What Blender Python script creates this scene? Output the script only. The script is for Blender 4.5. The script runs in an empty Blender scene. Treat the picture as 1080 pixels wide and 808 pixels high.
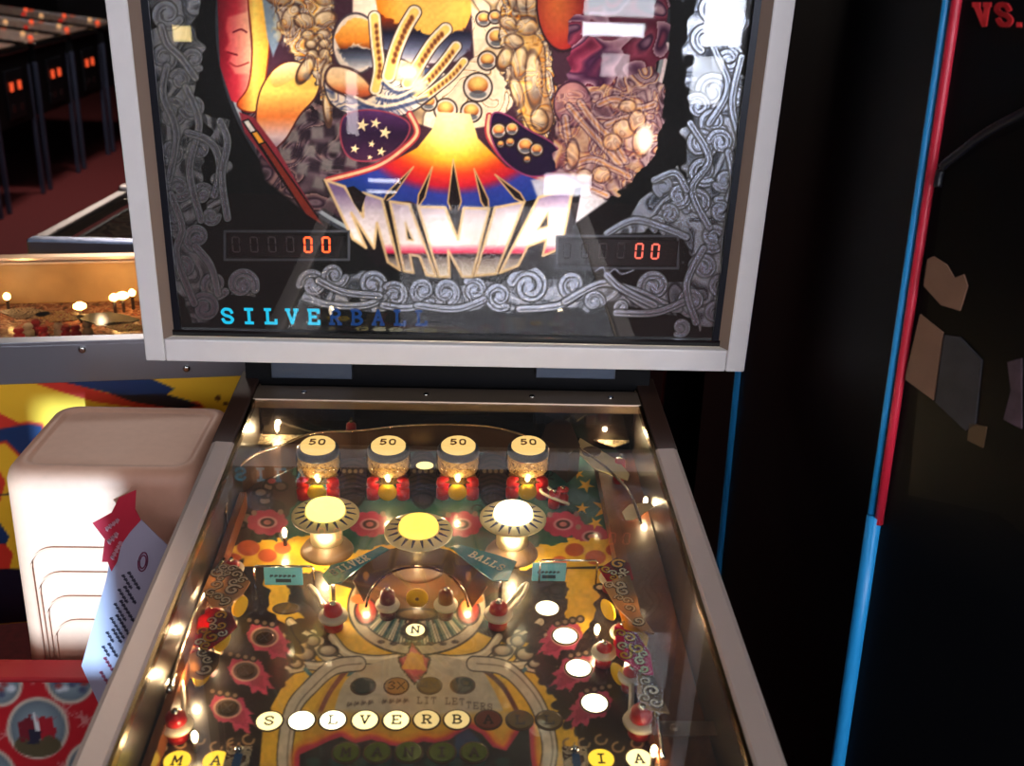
import bpy, bmesh, math, random
import numpy as np
from math import sin, cos, pi, radians, atan2
from mathutils import Vector, Matrix
random.seed(7); rng = np.random.RandomState(5)
SC = bpy.context.scene; COL = SC.collection

# ------------------------------------------------------------ camera
FPX = 1142.35
def cam_axes(p, y, r):
    f = np.array([0, cos(p), -sin(p)]); u = np.array([0, sin(p), cos(p)]); t = np.array([1., 0, 0])
    Z = np.array([[cos(y), -sin(y), 0], [sin(y), cos(y), 0], [0, 0, 1]])
    f, u, t = Z@f, Z@u, Z@t
    return np.array([cos(r)*t+sin(r)*u, -sin(r)*t+cos(r)*u, f])
CM = cam_axes(.385912, -.052228, .0380465); CP = np.array([.01373, -1.28227, 1.59416])
cd = bpy.data.cameras.new('camera'); cam = bpy.data.objects.new('camera', cd); COL.objects.link(cam)
cd.sensor_fit = 'HORIZONTAL'; cd.sensor_width = 36; cd.lens = FPX/1080*36; cd.clip_start = .02
m4 = Matrix.Identity(4)
for i in range(3):
    m4[i][0], m4[i][1], m4[i][2], m4[i][3] = CM[0][i], CM[1][i], -CM[2][i], CP[i]
cam.matrix_world = m4
cd.dof.use_dof = True; cd.dof.focus_distance = 1.35; cd.dof.aperture_fstop = 6.5
SC.camera = cam

# ------------------------------------------------------------ light and exposure
vs = SC.view_settings
SC.display_settings.display_device = 'sRGB'
vs.view_transform = 'Standard'; vs.look = 'None'; vs.gamma = 1; vs.exposure = 0.0; vs.use_curve_mapping = False
DAY = 6.8            # radiance of the daylit window panes behind the camera
SUN = 14.0
BULB = 0.10         # playfield lamps, watts
BACKB = 0.19         # lamps behind the backglass
wd = bpy.data.worlds.new('world'); SC.world = wd; wd.use_nodes = True
wd.node_tree.nodes['Background'].inputs[0].default_value = (.5, .62, .8, 1)
wd.node_tree.nodes['Background'].inputs[1].default_value = .6
sd = bpy.data.lights.new('sun', 'SUN'); sd.energy = SUN; sd.angle = radians(.6); sd.color = (.44, .74, 1.0)
sun = bpy.data.objects.new('sun', sd); COL.objects.link(sun)
SUNDIR = Vector((.02, 1, -.105)).normalized()
sun.rotation_euler = SUNDIR.to_track_quat('-Z', 'Y').to_euler(); sun.location = (0, -8, 4)
def area(name, loc, rot, sx, sy, e, col):
    l = bpy.data.lights.new(name, 'AREA'); l.shape = 'RECTANGLE'; l.size = sx; l.size_y = sy; l.energy = e; l.color = col
    o = bpy.data.objects.new(name, l); o.location = loc; o.rotation_euler = rot; COL.objects.link(o); return o

# ------------------------------------------------------------ geometry of the pinball machine
SL = .066912
XA = np.array([1., 0, 0]); SA = np.array([0, cos(SL), sin(SL)]); NA = np.array([0, -sin(SL), cos(SL)])
OG = np.array([0, 0, 1.1-.069426])          # glass plane passes here
DP = .085                                    # playfield lies this far under the glass
LEAN = -.0478; ZB = 1.0942
BX = np.array([1., 0, 0]); BZ = np.array([0, LEAN, 1.]); BZ /= np.linalg.norm(BZ); BN = np.cross(BX, BZ)   # BN points to -y
if BN[1] > 0: BN = -BN
OB = np.array([0, 0, ZB])
def ray(px, py): return CM[2]+(px-540)/FPX*CM[0]-(py-404)/FPX*CM[1]
def hit(px, py, P0, n):
    d = ray(px, py); return CP+((np.asarray(P0)-CP)@n)/(d@n)*d
def proj(P):
    d = np.asarray(P)-CP; z = d@CM[2]
    return 540+FPX*(d@CM[0])/z, 404-FPX*(d@CM[1])/z
def PF(px, py, h=0.):
    P = hit(px, py, OG-NA*(DP-h), NA); return P[0], float((P-OG)@SA)
def W(x, s, h): return tuple(OG+x*XA+s*SA+(h-DP)*NA)
def BG(px, py, d=0.):                        # point of the backglass plane (d behind the box front), as (x, up)
    P = hit(px, py, OB-BN*d, BN); return float(P[0]), float((P-OB)@BZ)
def WB(x, z, d=0.): return tuple(OB+x*BX+z*BZ-d*BN)

# ------------------------------------------------------------ materials
def lin(c):
    return tuple((v/255/12.92 if v/255 <= .04045 else ((v/255+.055)/1.055)**2.4) for v in c)
MATS = {}
def mat(name, rgb, rough=.5, metal=0, emit=None, es=0, coat=0, noise=0, nscale=30, spec=.5, trans=0, bump=0):
    if name in MATS: return MATS[name]
    m = bpy.data.materials.new(name); m.use_nodes = True; nt = m.node_tree; b = nt.nodes['Principled BSDF']
    c = lin(rgb); b.inputs['Base Color'].default_value = (*c, 1)
    b.inputs['Roughness'].default_value = rough; b.inputs['Metallic'].default_value = metal
    b.inputs['Coat Weight'].default_value = coat; b.inputs['Specular IOR Level'].default_value = spec
    b.inputs['Transmission Weight'].default_value = trans
    if emit: b.inputs['Emission Color'].default_value = (*lin(emit), 1); b.inputs['Emission Strength'].default_value = es
    if noise or bump:
        tc = nt.nodes.new('ShaderNodeTexCoord'); n = nt.nodes.new('ShaderNodeTexNoise'); n.inputs['Scale'].default_value = nscale
        n.inputs['Detail'].default_value = 5; nt.links.new(tc.outputs['Object'], n.inputs['Vector'])
        if noise:
            r = nt.nodes.new('ShaderNodeValToRGB'); r.color_ramp.elements[0].position = .3; r.color_ramp.elements[1].position = .7
            r.color_ramp.elements[0].color = (*[v*(1-noise) for v in c], 1); r.color_ramp.elements[1].color = (*[min(1, v*(1+noise)) for v in c], 1)
            nt.links.new(n.outputs['Fac'], r.inputs[0]); nt.links.new(r.outputs[0], b.inputs['Base Color'])
        if bump:
            bp = nt.nodes.new('ShaderNodeBump'); bp.inputs['Strength'].default_value = bump; bp.inputs['Distance'].default_value = .002
            nt.links.new(n.outputs['Fac'], bp.inputs['Height']); nt.links.new(bp.outputs[0], b.inputs['Normal'])
    MATS[name] = m; return m
def emis(name, rgb, s):
    if name in MATS: return MATS[name]
    m = bpy.data.materials.new(name); m.use_nodes = True; nt = m.node_tree; nt.nodes.clear()
    e = nt.nodes.new('ShaderNodeEmission'); o = nt.nodes.new('ShaderNodeOutputMaterial')
    e.inputs[0].default_value = (*lin(rgb), 1); e.inputs[1].default_value = s; nt.links.new(e.outputs[0], o.inputs[0])
    MATS[name] = m; return m
def glassmat(name, ior=1.5, tint=(255, 255, 255), rough=0.0, add=0.0, haze=0.0):
    """a clear sheet: fresnel share of gloss over a see-through body (used on the outer face of solid panes)"""
    if name in MATS: return MATS[name]
    m = bpy.data.materials.new(name); m.use_nodes = True; nt = m.node_tree; nt.nodes.clear()
    o = nt.nodes.new('ShaderNodeOutputMaterial'); mx = nt.nodes.new('ShaderNodeMixShader')
    t = nt.nodes.new('ShaderNodeBsdfTransparent'); g = nt.nodes.new('ShaderNodeBsdfGlossy')
    t.inputs[0].default_value = (*lin(tint), 1); g.inputs['Roughness'].default_value = rough
    fr = nt.nodes.new('ShaderNodeFresnel'); fr.inputs[0].default_value = ior
    ad = nt.nodes.new('ShaderNodeMath'); ad.operation = 'ADD'; ad.inputs[1].default_value = add; ad.use_clamp = True
    nt.links.new(fr.outputs[0], ad.inputs[0]); nt.links.new(ad.outputs[0], mx.inputs[0])
    nt.links.new(t.outputs[0], mx.inputs[1]); nt.links.new(g.outputs[0], mx.inputs[2]); last = mx
    if haze:  # pale diffuse share put into the glass as haze, lifting the blacks
        d = nt.nodes.new('ShaderNodeBsdfDiffuse'); d.inputs[0].default_value = (.8, .76, .7, 1); last = nt.nodes.new('ShaderNodeMixShader'); last.inputs[0].default_value = haze
        nt.links.new(mx.outputs[0], last.inputs[1]); nt.links.new(d.outputs[0], last.inputs[2])
    nt.links.new(last.outputs[0], o.inputs[0])
    MATS[name] = m; return m
def clearmat(name, tint=(255, 255, 255)):
    if name in MATS: return MATS[name]
    m = bpy.data.materials.new(name); m.use_nodes = True; nt = m.node_tree; nt.nodes.clear()
    o = nt.nodes.new('ShaderNodeOutputMaterial'); t = nt.nodes.new('ShaderNodeBsdfTransparent')
    t.inputs[0].default_value = (*lin(tint), 1); nt.links.new(t.outputs[0], o.inputs[0]); MATS[name] = m; return m
def vcmat(name, rough=.35, coat=.3, trans=False):
    """printed artwork: colours from the mesh; 'trans' = backlit glass print with mirror-silver areas (alpha of Col)"""
    m = bpy.data.materials.new(name); m.use_nodes = True; nt = m.node_tree; b = nt.nodes['Principled BSDF']
    a = nt.nodes.new('ShaderNodeAttribute'); a.attribute_name = 'Col'
    nt.links.new(a.outputs['Color'], b.inputs['Base Color']); b.inputs['Roughness'].default_value = rough
    b.inputs['Coat Weight'].default_value = coat
    if trans:
        b.inputs['Coat Weight'].default_value = 0
        b.inputs['Specular IOR Level'].default_value = .2
        tr = nt.nodes.new('ShaderNodeBsdfTranslucent'); nt.links.new(a.outputs['Color'], tr.inputs[0])
        mx = nt.nodes.new('ShaderNodeMixShader'); mx.inputs[0].default_value = .75
        nt.links.new(b.outputs[0], mx.inputs[1]); nt.links.new(tr.outputs[0], mx.inputs[2])
        mt = nt.nodes.new('ShaderNodeBsdfGlossy'); mt.inputs['Roughness'].default_value = .26
        nt.links.new(a.outputs['Color'], mt.inputs[0])
        m2 = nt.nodes.new('ShaderNodeMixShader'); nt.links.new(a.outputs['Alpha'], m2.inputs[0])
        nt.links.new(mx.outputs[0], m2.inputs[1]); nt.links.new(mt.outputs[0], m2.inputs[2])
        nt.links.new(m2.outputs[0], nt.nodes['Material Output'].inputs[0])
    return m

def ornmat(name, a, b_, c, sc, glow=.45):
    m = bpy.data.materials.new(name); m.use_nodes = True; nt = m.node_tree; bs = nt.nodes['Principled BSDF']; bs.inputs['Roughness'].default_value = .3; bs.inputs['Coat Weight'].default_value = .4
    tc = nt.nodes.new('ShaderNodeTexCoord'); w = nt.nodes.new('ShaderNodeTexNoise'); w.inputs['Scale'].default_value = sc; w.inputs['Detail'].default_value = 1; w.inputs['Distortion'].default_value = 3.2
    r = nt.nodes.new('ShaderNodeValToRGB'); r.color_ramp.elements[0].color = (*lin(a), 1); r.color_ramp.elements[0].position = .34; r.color_ramp.elements[1].color = (*lin(c), 1); r.color_ramp.elements[1].position = .7
    for q, k in ((.40, (50, 34, 28)), (.44, c), (.52, b_), (.575, b_), (.59, (60, 42, 34)), (.61, c)): e = r.color_ramp.elements.new(q); e.color = (*lin(k), 1)
    nt.links.new(tc.outputs['Object'], w.inputs['Vector']); nt.links.new(w.outputs['Fac'], r.inputs[0]); nt.links.new(r.outputs[0], bs.inputs['Base Color'])
    if glow:
        tr = nt.nodes.new('ShaderNodeBsdfTranslucent'); nt.links.new(r.outputs[0], tr.inputs[0]); mx = nt.nodes.new('ShaderNodeMixShader'); mx.inputs[0].default_value = glow
        nt.links.new(bs.outputs[0], mx.inputs[1]); nt.links.new(tr.outputs[0], mx.inputs[2]); nt.links.new(mx.outputs[0], nt.nodes['Material Output'].inputs[0])
    return m

# ------------------------------------------------------------ mesh builder
def tag(o, label=None, cat=None, group=None, kind=None):
    if label: o['label'] = label
    if cat: o['category'] = cat
    if group: o['group'] = group
    if kind: o['kind'] = kind
    return o
def empty(name, loc, rz=0, **k):
    o = bpy.data.objects.new(name, None); COL.objects.link(o); o.location = loc; o.rotation_euler = (0, 0, rz); o.empty_display_size = .05
    return tag(o, **k)
ORG = {}
def world_of(o):
    M = Matrix.Identity(4)
    while o:
        M = (Matrix.Translation(o.location) @ o.rotation_euler.to_matrix().to_4x4()) @ M; o = o.parent
    return M
class MB:
    def __init__(s): s.v = []; s.f = []; s.mi = []; s.sm = []
    def add(s, vs, fs, mi=0, sm=False):
        o = len(s.v); s.v += [tuple(map(float, q)) for q in vs]; s.f += [tuple(o+i for i in f) for f in fs]; s.mi += [mi]*len(fs); s.sm += [sm]*len(fs)
    def box(s, a, b, T=None, mi=0):
        T = T or (lambda x, y, z: (x, y, z))
        vs = [T(x, y, z) for z in (a[2], b[2]) for y in (a[1], b[1]) for x in (a[0], b[0])]
        s.add(vs, [(0, 2, 3, 1), (4, 5, 7, 6), (0, 1, 5, 4), (2, 6, 7, 3), (0, 4, 6, 2), (1, 3, 7, 5)], mi)
    def lathe(s, prof, T, n=24, mi=0, sm=True):      # prof: (r, h) bottom to top; T(x,y,h)->world
        vs = []; fs = []
        for r, h in prof:
            for k in range(n): a = 2*pi*k/n; vs.append(T(r*cos(a), r*sin(a), h))
        for i in range(len(prof)-1):
            for k in range(n): fs.append((i*n+k, i*n+(k+1) % n, (i+1)*n+(k+1) % n, (i+1)*n+k))
        s.add(vs, fs, mi, sm)
        m = len(prof)-1
        s.add([vs[k] for k in range(n)], [tuple(range(n-1, -1, -1))], mi); s.add([vs[m*n+k] for k in range(n)], [tuple(range(n))], mi)
    def prism(s, pts, T, h0, h1, mi=0, mi_side=None):  # pts 2D; T(x,y,h)
        n = len(pts); vs = [T(x, y, h0) for x, y in pts]+[T(x, y, h1) for x, y in pts]
        s.add(vs, [tuple(range(n, 2*n))], mi); s.add(vs, [tuple(range(n-1, -1, -1))], mi if mi_side is None else mi_side)
        s.add(vs, [(i, (i+1) % n, n+(i+1) % n, n+i) for i in range(n)], mi if mi_side is None else mi_side)
    def tube(s, pts, r, n=8, mi=0):
        P = [Vector(p) for p in pts]; vs = []; fs = []
        for i, p in enumerate(P):
            d = (P[min(i+1, len(P)-1)]-P[max(i-1, 0)]).normalized(); a = d.orthogonal() if abs(d.z) > .95 else d.cross(Vector((0, 0, 1)))
            a.normalize(); b = d.cross(a)
            for k in range(n): t = 2*pi*k/n; vs.append(p+a*r*cos(t)+b*r*sin(t))
        for i in range(len(P)-1):
            for k in range(n): fs.append((i*n+k, i*n+(k+1) % n, (i+1)*n+(k+1) % n, (i+1)*n+k))
        m = (len(P)-1)*n; fs += [tuple(range(n-1, -1, -1)), tuple(range(m, m+n))]
        s.add(vs, fs, mi, True)
    def ribbon(s, pts, T, h0, h1, t=.001, mi=0):     # upright strip along 2D pts
        n = len(pts)
        for i in range(n-1):
            (x0, y0), (x1, y1) = pts[i], pts[i+1]; L = math.hypot(x1-x0, y1-y0) or 1; nx, ny = -(y1-y0)/L*t/2, (x1-x0)/L*t/2
            s.prism([(x0-nx, y0-ny), (x1-nx, y1-ny), (x1+nx, y1+ny), (x0+nx, y0+ny)], T, h0, h1, mi)
    def build(s, name, mats, parent=None, bevel=0, seg=2):
        v = np.array(s.v); c = (v.min(0)+v.max(0))/2; c[2] = v[:, 2].min()
        me = bpy.data.meshes.new(name); loc = Vector(c)
        if parent:
            Mi = world_of(parent).inverted()
            # children keep the parent's axes: store the mesh in parent space
            pv = [Mi @ Vector(q) for q in s.v]; lc = Mi @ loc
        else: pv = [Vector(q) for q in s.v]; lc = loc
        me.from_pydata([tuple(q-lc) for q in pv], [], s.f)
        if not isinstance(mats, (list, tuple)): mats = [mats]
        for m in mats: me.materials.append(m)
        me.polygons.foreach_set('material_index', s.mi); me.polygons.foreach_set('use_smooth', s.sm); me.update()
        bm = bmesh.new(); bm.from_mesh(me); bmesh.ops.remove_doubles(bm, verts=bm.verts, dist=1e-6)
        bmesh.ops.recalc_face_normals(bm, faces=bm.faces); bm.to_mesh(me); bm.free()
        o = bpy.data.objects.new(name, me); COL.objects.link(o); o.location = lc
        if parent: o.parent = parent
        if bevel:
            b = o.modifiers.new('bevel', 'BEVEL'); b.width = bevel; b.segments = seg; b.limit_method = 'ANGLE'; b.angle_limit = radians(40)
        return o
def smooth(pts, n=8, closed=False):
    P = [np.array(p, float) for p in pts]; out = []
    m = len(P); rngi = range(m) if closed else range(m-1)
    for i in rngi:
        if closed: a, b, c, d = P[i-1], P[i], P[(i+1) % m], P[(i+2) % m]
        else: a, b, c, d = P[max(i-1, 0)], P[i], P[i+1], P[min(i+2, m-1)]
        for k in range(n):
            t = k/n; out.append(tuple(.5*((2*b)+(-a+c)*t+(2*a-5*b+4*c-d)*t*t+(-a+3*b-3*c+d)*t**3)))
    if not closed: out.append(tuple(P[-1]))
    return out

# ------------------------------------------------------------ slab-serif stroke letters in a unit box
LET = {
 'S': [smooth([(.88, .74), (.72, .96), (.3, .98), (.1, .76), (.3, .56), (.7, .44), (.9, .24), (.7, .02), (.28, .04), (.1, .26)], 4)],
 'I': [[(.5, 0), (.5, 1)], [(.2, 0), (.8, 0)], [(.2, 1), (.8, 1)]],
 'L': [[(.25, 1), (.25, 0)], [(.05, 1), (.5, 1)], [(.05, 0), (.95, 0), (.95, .25)]],
 'V': [[(.12, 1), (.5, 0), (.88, 1)], [(0, 1), (.3, 1)], [(.7, 1), (1, 1)]],
 'E': [[(.2, 0), (.2, 1)], [(.05, 1), (.92, 1), (.92, .8)], [(.2, .5), (.7, .5)], [(.05, 0), (.95, 0), (.95, .22)]],
 'R': [[(.2, 0), (.2, 1)], smooth([(.05, 1), (.65, 1), (.88, .77), (.65, .52), (.2, .5)], 4), [(.5, .5), (.9, 0)], [(.02, 0), (.4, 0)], [(.75, 0), (1, 0)]],
 'B': [[(.2, 0), (.2, 1)], smooth([(.05, 1), (.6, 1), (.84, .77), (.6, .53), (.2, .52)], 4), smooth([(.2, .52), (.65, .5), (.93, .26), (.65, 0), (.05, 0)], 4)],
 'A': [[(.1, 0), (.5, 1), (.9, 0)], [(.25, .35), (.75, .35)], [(0, 0), (.28, 0)], [(.72, 0), (1, 0)]],
 'M': [[(.12, 0), (.15, 1), (.5, .3), (.85, 1), (.88, 0)], [(0, 0), (.28, 0)], [(.72, 0), (1, 0)]],
 'N': [[(.15, 0), (.15, 1), (.85, 0), (.85, 1)], [(0, 0), (.3, 0)], [(.7, 1), (1, 1)]],
 'X': [[(.1, 0), (.9, 1)], [(.1, 1), (.9, 0)]],
 '5': [smooth([(.15, .1), (.5, 0), (.88, .3), (.6, .6), (.2, .52)], 4), [(.2, .52), (.25, 1), (.85, 1)]],
 '0': [smooth([(.5, 1), (.85, .8), (.85, .2), (.5, 0), (.15, .2), (.15, .8)], 4, True)+[(.5, 1)]],
 '4': [[(.7, 0), (.7, 1), (.1, .3), (.95, .3)]], '2': [smooth([(.15, .8), (.5, 1), (.85, .75), (.15, 0)], 4)+[(.9, 0)]],
 '3': [smooth([(.15, .85), (.5, 1), (.8, .78), (.45, .53), (.85, .27), (.5, 0), (.12, .15)], 4)],
 '.': [[(.4, 0), (.6, 0)]], 'T': [[(.5, 0), (.5, 1)], [(.1, .8), (.1, 1), (.9, 1), (.9, .8)]],
 'C': [smooth([(.9, .75), (.6, 1), (.15, .75), (.12, .3), (.5, 0), (.9, .22)], 4)],
 'O': [smooth([(.5, 1), (.9, .75), (.9, .25), (.5, 0), (.1, .25), (.1, .75)], 4, True)+[(.5, 1)]],
 'P': [[(.2, 0), (.2, 1)], smooth([(.2, 1), (.7, 1), (.88, .75), (.7, .5), (.2, .48)], 4)],
 'H': [[(.15, 0), (.15, 1)], [(.85, 0), (.85, 1)], [(.15, .5), (.85, .5)]], 'W': [[(0, 1), (.25, 0), (.5, .8), (.75, 0), (1, 1)]],
 'G': [smooth([(.9, .75), (.6, 1), (.15, .75), (.12, .3), (.5, 0), (.9, .22)], 4)+[(.9, .45), (.6, .45)]],
 'K': [[(.2, 0), (.2, 1)], [(.85, 1), (.2, .45), (.9, 0)]], '~': [[(0, .3), (.3, .8), (.55, .25), (.8, .75), (1, .35)], [(.1, .1), (.6, .5)]],
 'D': [smooth([(.2, 0), (.6, 0), (.92, .5), (.6, 1), (.2, 1)], 4)+[(.2, 0)]],
}
def letter(mb, ch, T, x, y, w, h, t, mi, h0, h1, slant=0):
    """strokes of thickness t in the plane mapping T(x,y,h)"""
    if ch not in LET: return
    for pl in LET[ch]:
        for (a, b), (c, d) in zip(pl[:-1], pl[1:]):
            x0, y0, x1, y1 = x+a*w+slant*b*h, y+b*h, x+c*w+slant*d*h, y+d*h; L = math.hypot(x1-x0, y1-y0)
            if L < 1e-9: continue
            ux, uy = (x1-x0)/L*t/2, (y1-y0)/L*t/2; nx, ny = -uy, ux
            e = .6
            mb.prism([(x0-nx-ux*e, y0-ny-uy*e), (x1-nx+ux*e, y1-ny+uy*e), (x1+nx+ux*e, y1+ny+uy*e), (x0+nx-ux*e, y0+ny-uy*e)], T, h0, h1, mi)

# ------------------------------------------------------------ painter: printed artwork stored on dense grids
def vnoise(x, y, s, seed=0):
    def h(i, j): return np.modf(np.abs(np.sin(i*127.1+j*311.7+seed*74.7)*43758.5453))[0]
    x = x/s; y = y/s; i = np.floor(x); j = np.floor(y); f = x-i; g = y-j; f = f*f*(3-2*f); g = g*g*(3-2*g)
    return (h(i, j)*(1-f)+h(i+1, j)*f)*(1-g)+(h(i, j+1)*(1-f)+h(i+1, j+1)*f)*g
class Paint:
    def __init__(s, px, py, base):
        s.x = px; s.y = py; s.c = np.tile(np.array(base, float), (len(px), 1)); s.a = np.zeros(len(px))
    def _sub(s, x0, y0, x1, y1): return np.nonzero((s.x > x0) & (s.x < x1) & (s.y > y0) & (s.y < y1))[0]
    def _put(s, idx, al, col, sil=0):
        if callable(col): col = col(s.x[idx], s.y[idx])
        col = np.asarray(col, float)
        s.c[idx] = s.c[idx]*(1-al[:, None])+col*al[:, None]; s.a[idx] = s.a[idx]*(1-al)+sil*al
    def dist(s, X, Y, pts, closed=False):
        d = np.full(len(X), 1e9); n = len(pts)
        for i in range(n if closed else n-1):
            ax, ay = pts[i]; bx, by = pts[(i+1) % n]; ex, ey = bx-ax, by-ay; L = ex*ex+ey*ey+1e-9
            t = np.clip(((X-ax)*ex+(Y-ay)*ey)/L, 0, 1); d = np.minimum(d, (X-ax-t*ex)**2+(Y-ay-t*ey)**2)
        return np.sqrt(d)
    def poly(s, pts, col, soft=1.2, alpha=1, sil=0, sm=False, jag=0, edge=None, ew=1.2):
        if sm: pts = smooth(pts, 6, True)
        P = np.array(pts); m = 4+jag; idx = s._sub(P[:, 0].min()-m, P[:, 1].min()-m, P[:, 0].max()+m, P[:, 1].max()+m)
        if not len(idx): return
        X, Y = s.x[idx], s.y[idx]
        if jag: X = X+(vnoise(X, Y, jag*1.4, 3)-.5)*jag*2; Y = Y+(vnoise(X, Y, jag*1.4, 9)-.5)*jag*2
        ins = np.zeros(len(idx), bool); n = len(P)
        for i in range(n):
            x0, y0 = P[i]; x1, y1 = P[(i+1) % n]
            if y0 == y1: continue
            c = ((y0 > Y) != (y1 > Y)) & (X < (x1-x0)*(Y-y0)/(y1-y0)+x0); ins ^= c
        d = s.dist(X, Y, [tuple(q) for q in P], True); sg = np.where(ins, d, -d)
        s._put(idx, np.clip(.5+sg/soft, 0, 1)*alpha, col, sil)
        if edge is not None: s._put(idx, np.clip(1.2-d/ew, 0, 1)*alpha, edge, 0)
    def ell(s, cx, cy, rx, ry, cin, cout=None, rot=0, pw=1.5, soft=1.2, alpha=1, sil=0, off=(0, 0), edge=None, ew=1.2):
        R = max(rx, ry)+3; idx = s._sub(cx-R, cy-R, cx+R, cy+R)
        if not len(idx): return
        X, Y = s.x[idx]-cx, s.y[idx]-cy; c, n = cos(rot), sin(rot); u = (X*c+Y*n)/rx; v = (-X*n+Y*c)/ry
        r = np.sqrt(u*u+v*v); al = np.clip(.5+(1-r)*min(rx, ry)/soft, 0, 1)*alpha
        cin = np.array(cin, float)
        if cout is None: col = cin
        else:
            q = np.clip(np.sqrt((u-off[0])**2+(v-off[1])**2)/(1+math.hypot(*off)*.6), 0, 1)**pw; col = cin*(1-q[:, None])+np.array(cout, float)*q[:, None]
        s._put(idx, al, col, sil)
        if edge is not None: s._put(idx, np.clip(1.3-np.abs(1-r)*min(rx, ry)/ew, 0, 1)*alpha, edge, 0)
    def line(s, pts, w, col, sm=True, soft=1., alpha=1, sil=0, taper=False):
        if sm and len(pts) > 2: pts = smooth(pts, 6)
        P = np.array(pts); m = w+3; idx = s._sub(P[:, 0].min()-m, P[:, 1].min()-m, P[:, 0].max()+m, P[:, 1].max()+m)
        if not len(idx): return
        d = s.dist(s.x[idx], s.y[idx], [tuple(q) for q in P]); s._put(idx, np.clip(.5+(w/2-d)/soft, 0, 1)*alpha, col, sil)
    def text(s, txt, x, y, w, h, t, col, gap=1.25, ang=0, alpha=1):
        ca, sa = cos(ang), sin(ang)
        for k, ch in enumerate(txt):
            for pl in LET.get(ch, []):
                q = [((x+(k*gap+a)*w*ca+b*h*sa), (y+(k*gap+a)*w*sa-b*h*ca)) for a, b in pl]
                s.line(q, t, col, sm=False, alpha=alpha)
def chromef(sc, seed, stops=None, warp=1.2):
    stops = stops or [(0, (60, 40, 40)), (.10, (190, 160, 130)), (.26, (252, 238, 210)), (.42, (250, 200, 90)), (.54, (226, 130, 40)), (.62, (70, 36, 34)), (.68, (90, 100, 120)), (.8, (226, 214, 206)), (1, (120, 96, 90))]
    st = np.array([q for q, _ in stops]); cs = np.array([c for _, c in stops], float)
    def f(x, y):
        wx = x+(vnoise(x, y, sc*1.3, seed+1)-.5)*sc*warp*2; wy = y+(vnoise(x, y, sc*1.3, seed+2)-.5)*sc*warp*2
        t = np.clip((vnoise(wx, wy, sc, seed)-.08)*1.2, 0, .9999); t = (t*2) % 1.0
        return np.stack([np.interp(t, st, cs[:, k]) for k in range(3)], 1)
    return f
def grad(y0, y1, stops, axis=1):
    st = np.array([q for q, _ in stops]); cs = np.array([c for _, c in stops], float)
    def f(x, y):
        t = np.clip(((y if axis else x)-y0)/(y1-y0), 0, 1); return np.stack([np.interp(t, st, cs[:, k]) for k in range(3)], 1)
    return f
def radial(cx, cy, R, stops, sy=1):
    st = np.array([q for q, _ in stops]); cs = np.array([c for _, c in stops], float)
    def f(x, y):
        t = np.clip(np.hypot(x-cx, (y-cy)*sy)/R, 0, 1); return np.stack([np.interp(t, st, cs[:, k]) for k in range(3)], 1)
    return f
def grid_mesh(name, us, vs_, T, paint, mats, parent, thick=None):
    """grid over (u,v) placed by T; paint(px,py) returns a Paint for its vertices"""
    nu, nv = len(us), len(vs_); U, V = np.meshgrid(us, vs_); P = T(U.ravel(), V.ravel())
    px, py = proj(P); pt = paint(px, py)
    Mi = np.array(world_of(parent).inverted()); L = P@Mi[:3, :3].T+Mi[:3, 3]; c = L.mean(0)
    i = np.arange(nu*nv).reshape(nv, nu); F = np.stack([i[:-1, :-1], i[:-1, 1:], i[1:, 1:], i[1:, :-1]], -1).reshape(-1, 4)
    me = bpy.data.meshes.new(name); me.vertices.add(len(L)); me.vertices.foreach_set('co', (L-c).ravel())
    me.loops.add(F.size); me.polygons.add(len(F)); me.loops.foreach_set('vertex_index', F.ravel().astype(np.int32))
    me.polygons.foreach_set('loop_start', np.arange(0, F.size, 4, dtype=np.int32)); me.update(calc_edges=True)
    col = np.clip(pt.c/255, 0, 1); col = np.where(col <= .04045, col/12.92, ((col+.055)/1.055)**2.4)
    at = me.color_attributes.new('Col', 'FLOAT_COLOR', 'POINT'); at.data.foreach_set('color', np.concatenate([col, np.clip(pt.a, 0, 1)[:, None]], 1).astype(np.float32).ravel())
    me.materials.append(mats); o = bpy.data.objects.new(name, me); COL.objects.link(o); o.parent = parent; o.location = tuple(c)
    return o

# ============================================================ THE ROOM
M_floor = mat('red_carpet', (84, 10, 14), .95, noise=.25, nscale=60)
M_wall = mat('dark_wall', (46, 42, 46), .8, noise=.1, nscale=4)
M_ceil = mat('ceiling_paint', (60, 58, 60), .9)
b = MB(); b.box((-5, -4.1, -.1), (4, 13, 0)); tag(b.build('floor', M_floor), kind='structure')
b = MB(); b.box((-5, -4.1, 3.2), (4, 13, 3.3)); tag(b.build('ceiling', M_ceil), kind='structure')
b = MB(); b.box((-5.1, -4.1, 0), (-5, 13, 3.2)); tag(b.build('wall_left', M_wall), kind='structure')
b = MB(); b.box((4, -4.1, 0), (4.1, 13, 3.2)); tag(b.build('wall_right', M_wall), kind='structure')
b = MB(); b.box((-5, 13, 0), (4, 13.1, 3.2)); tag(b.build('wall_back', M_wall), kind='structure')
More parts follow.
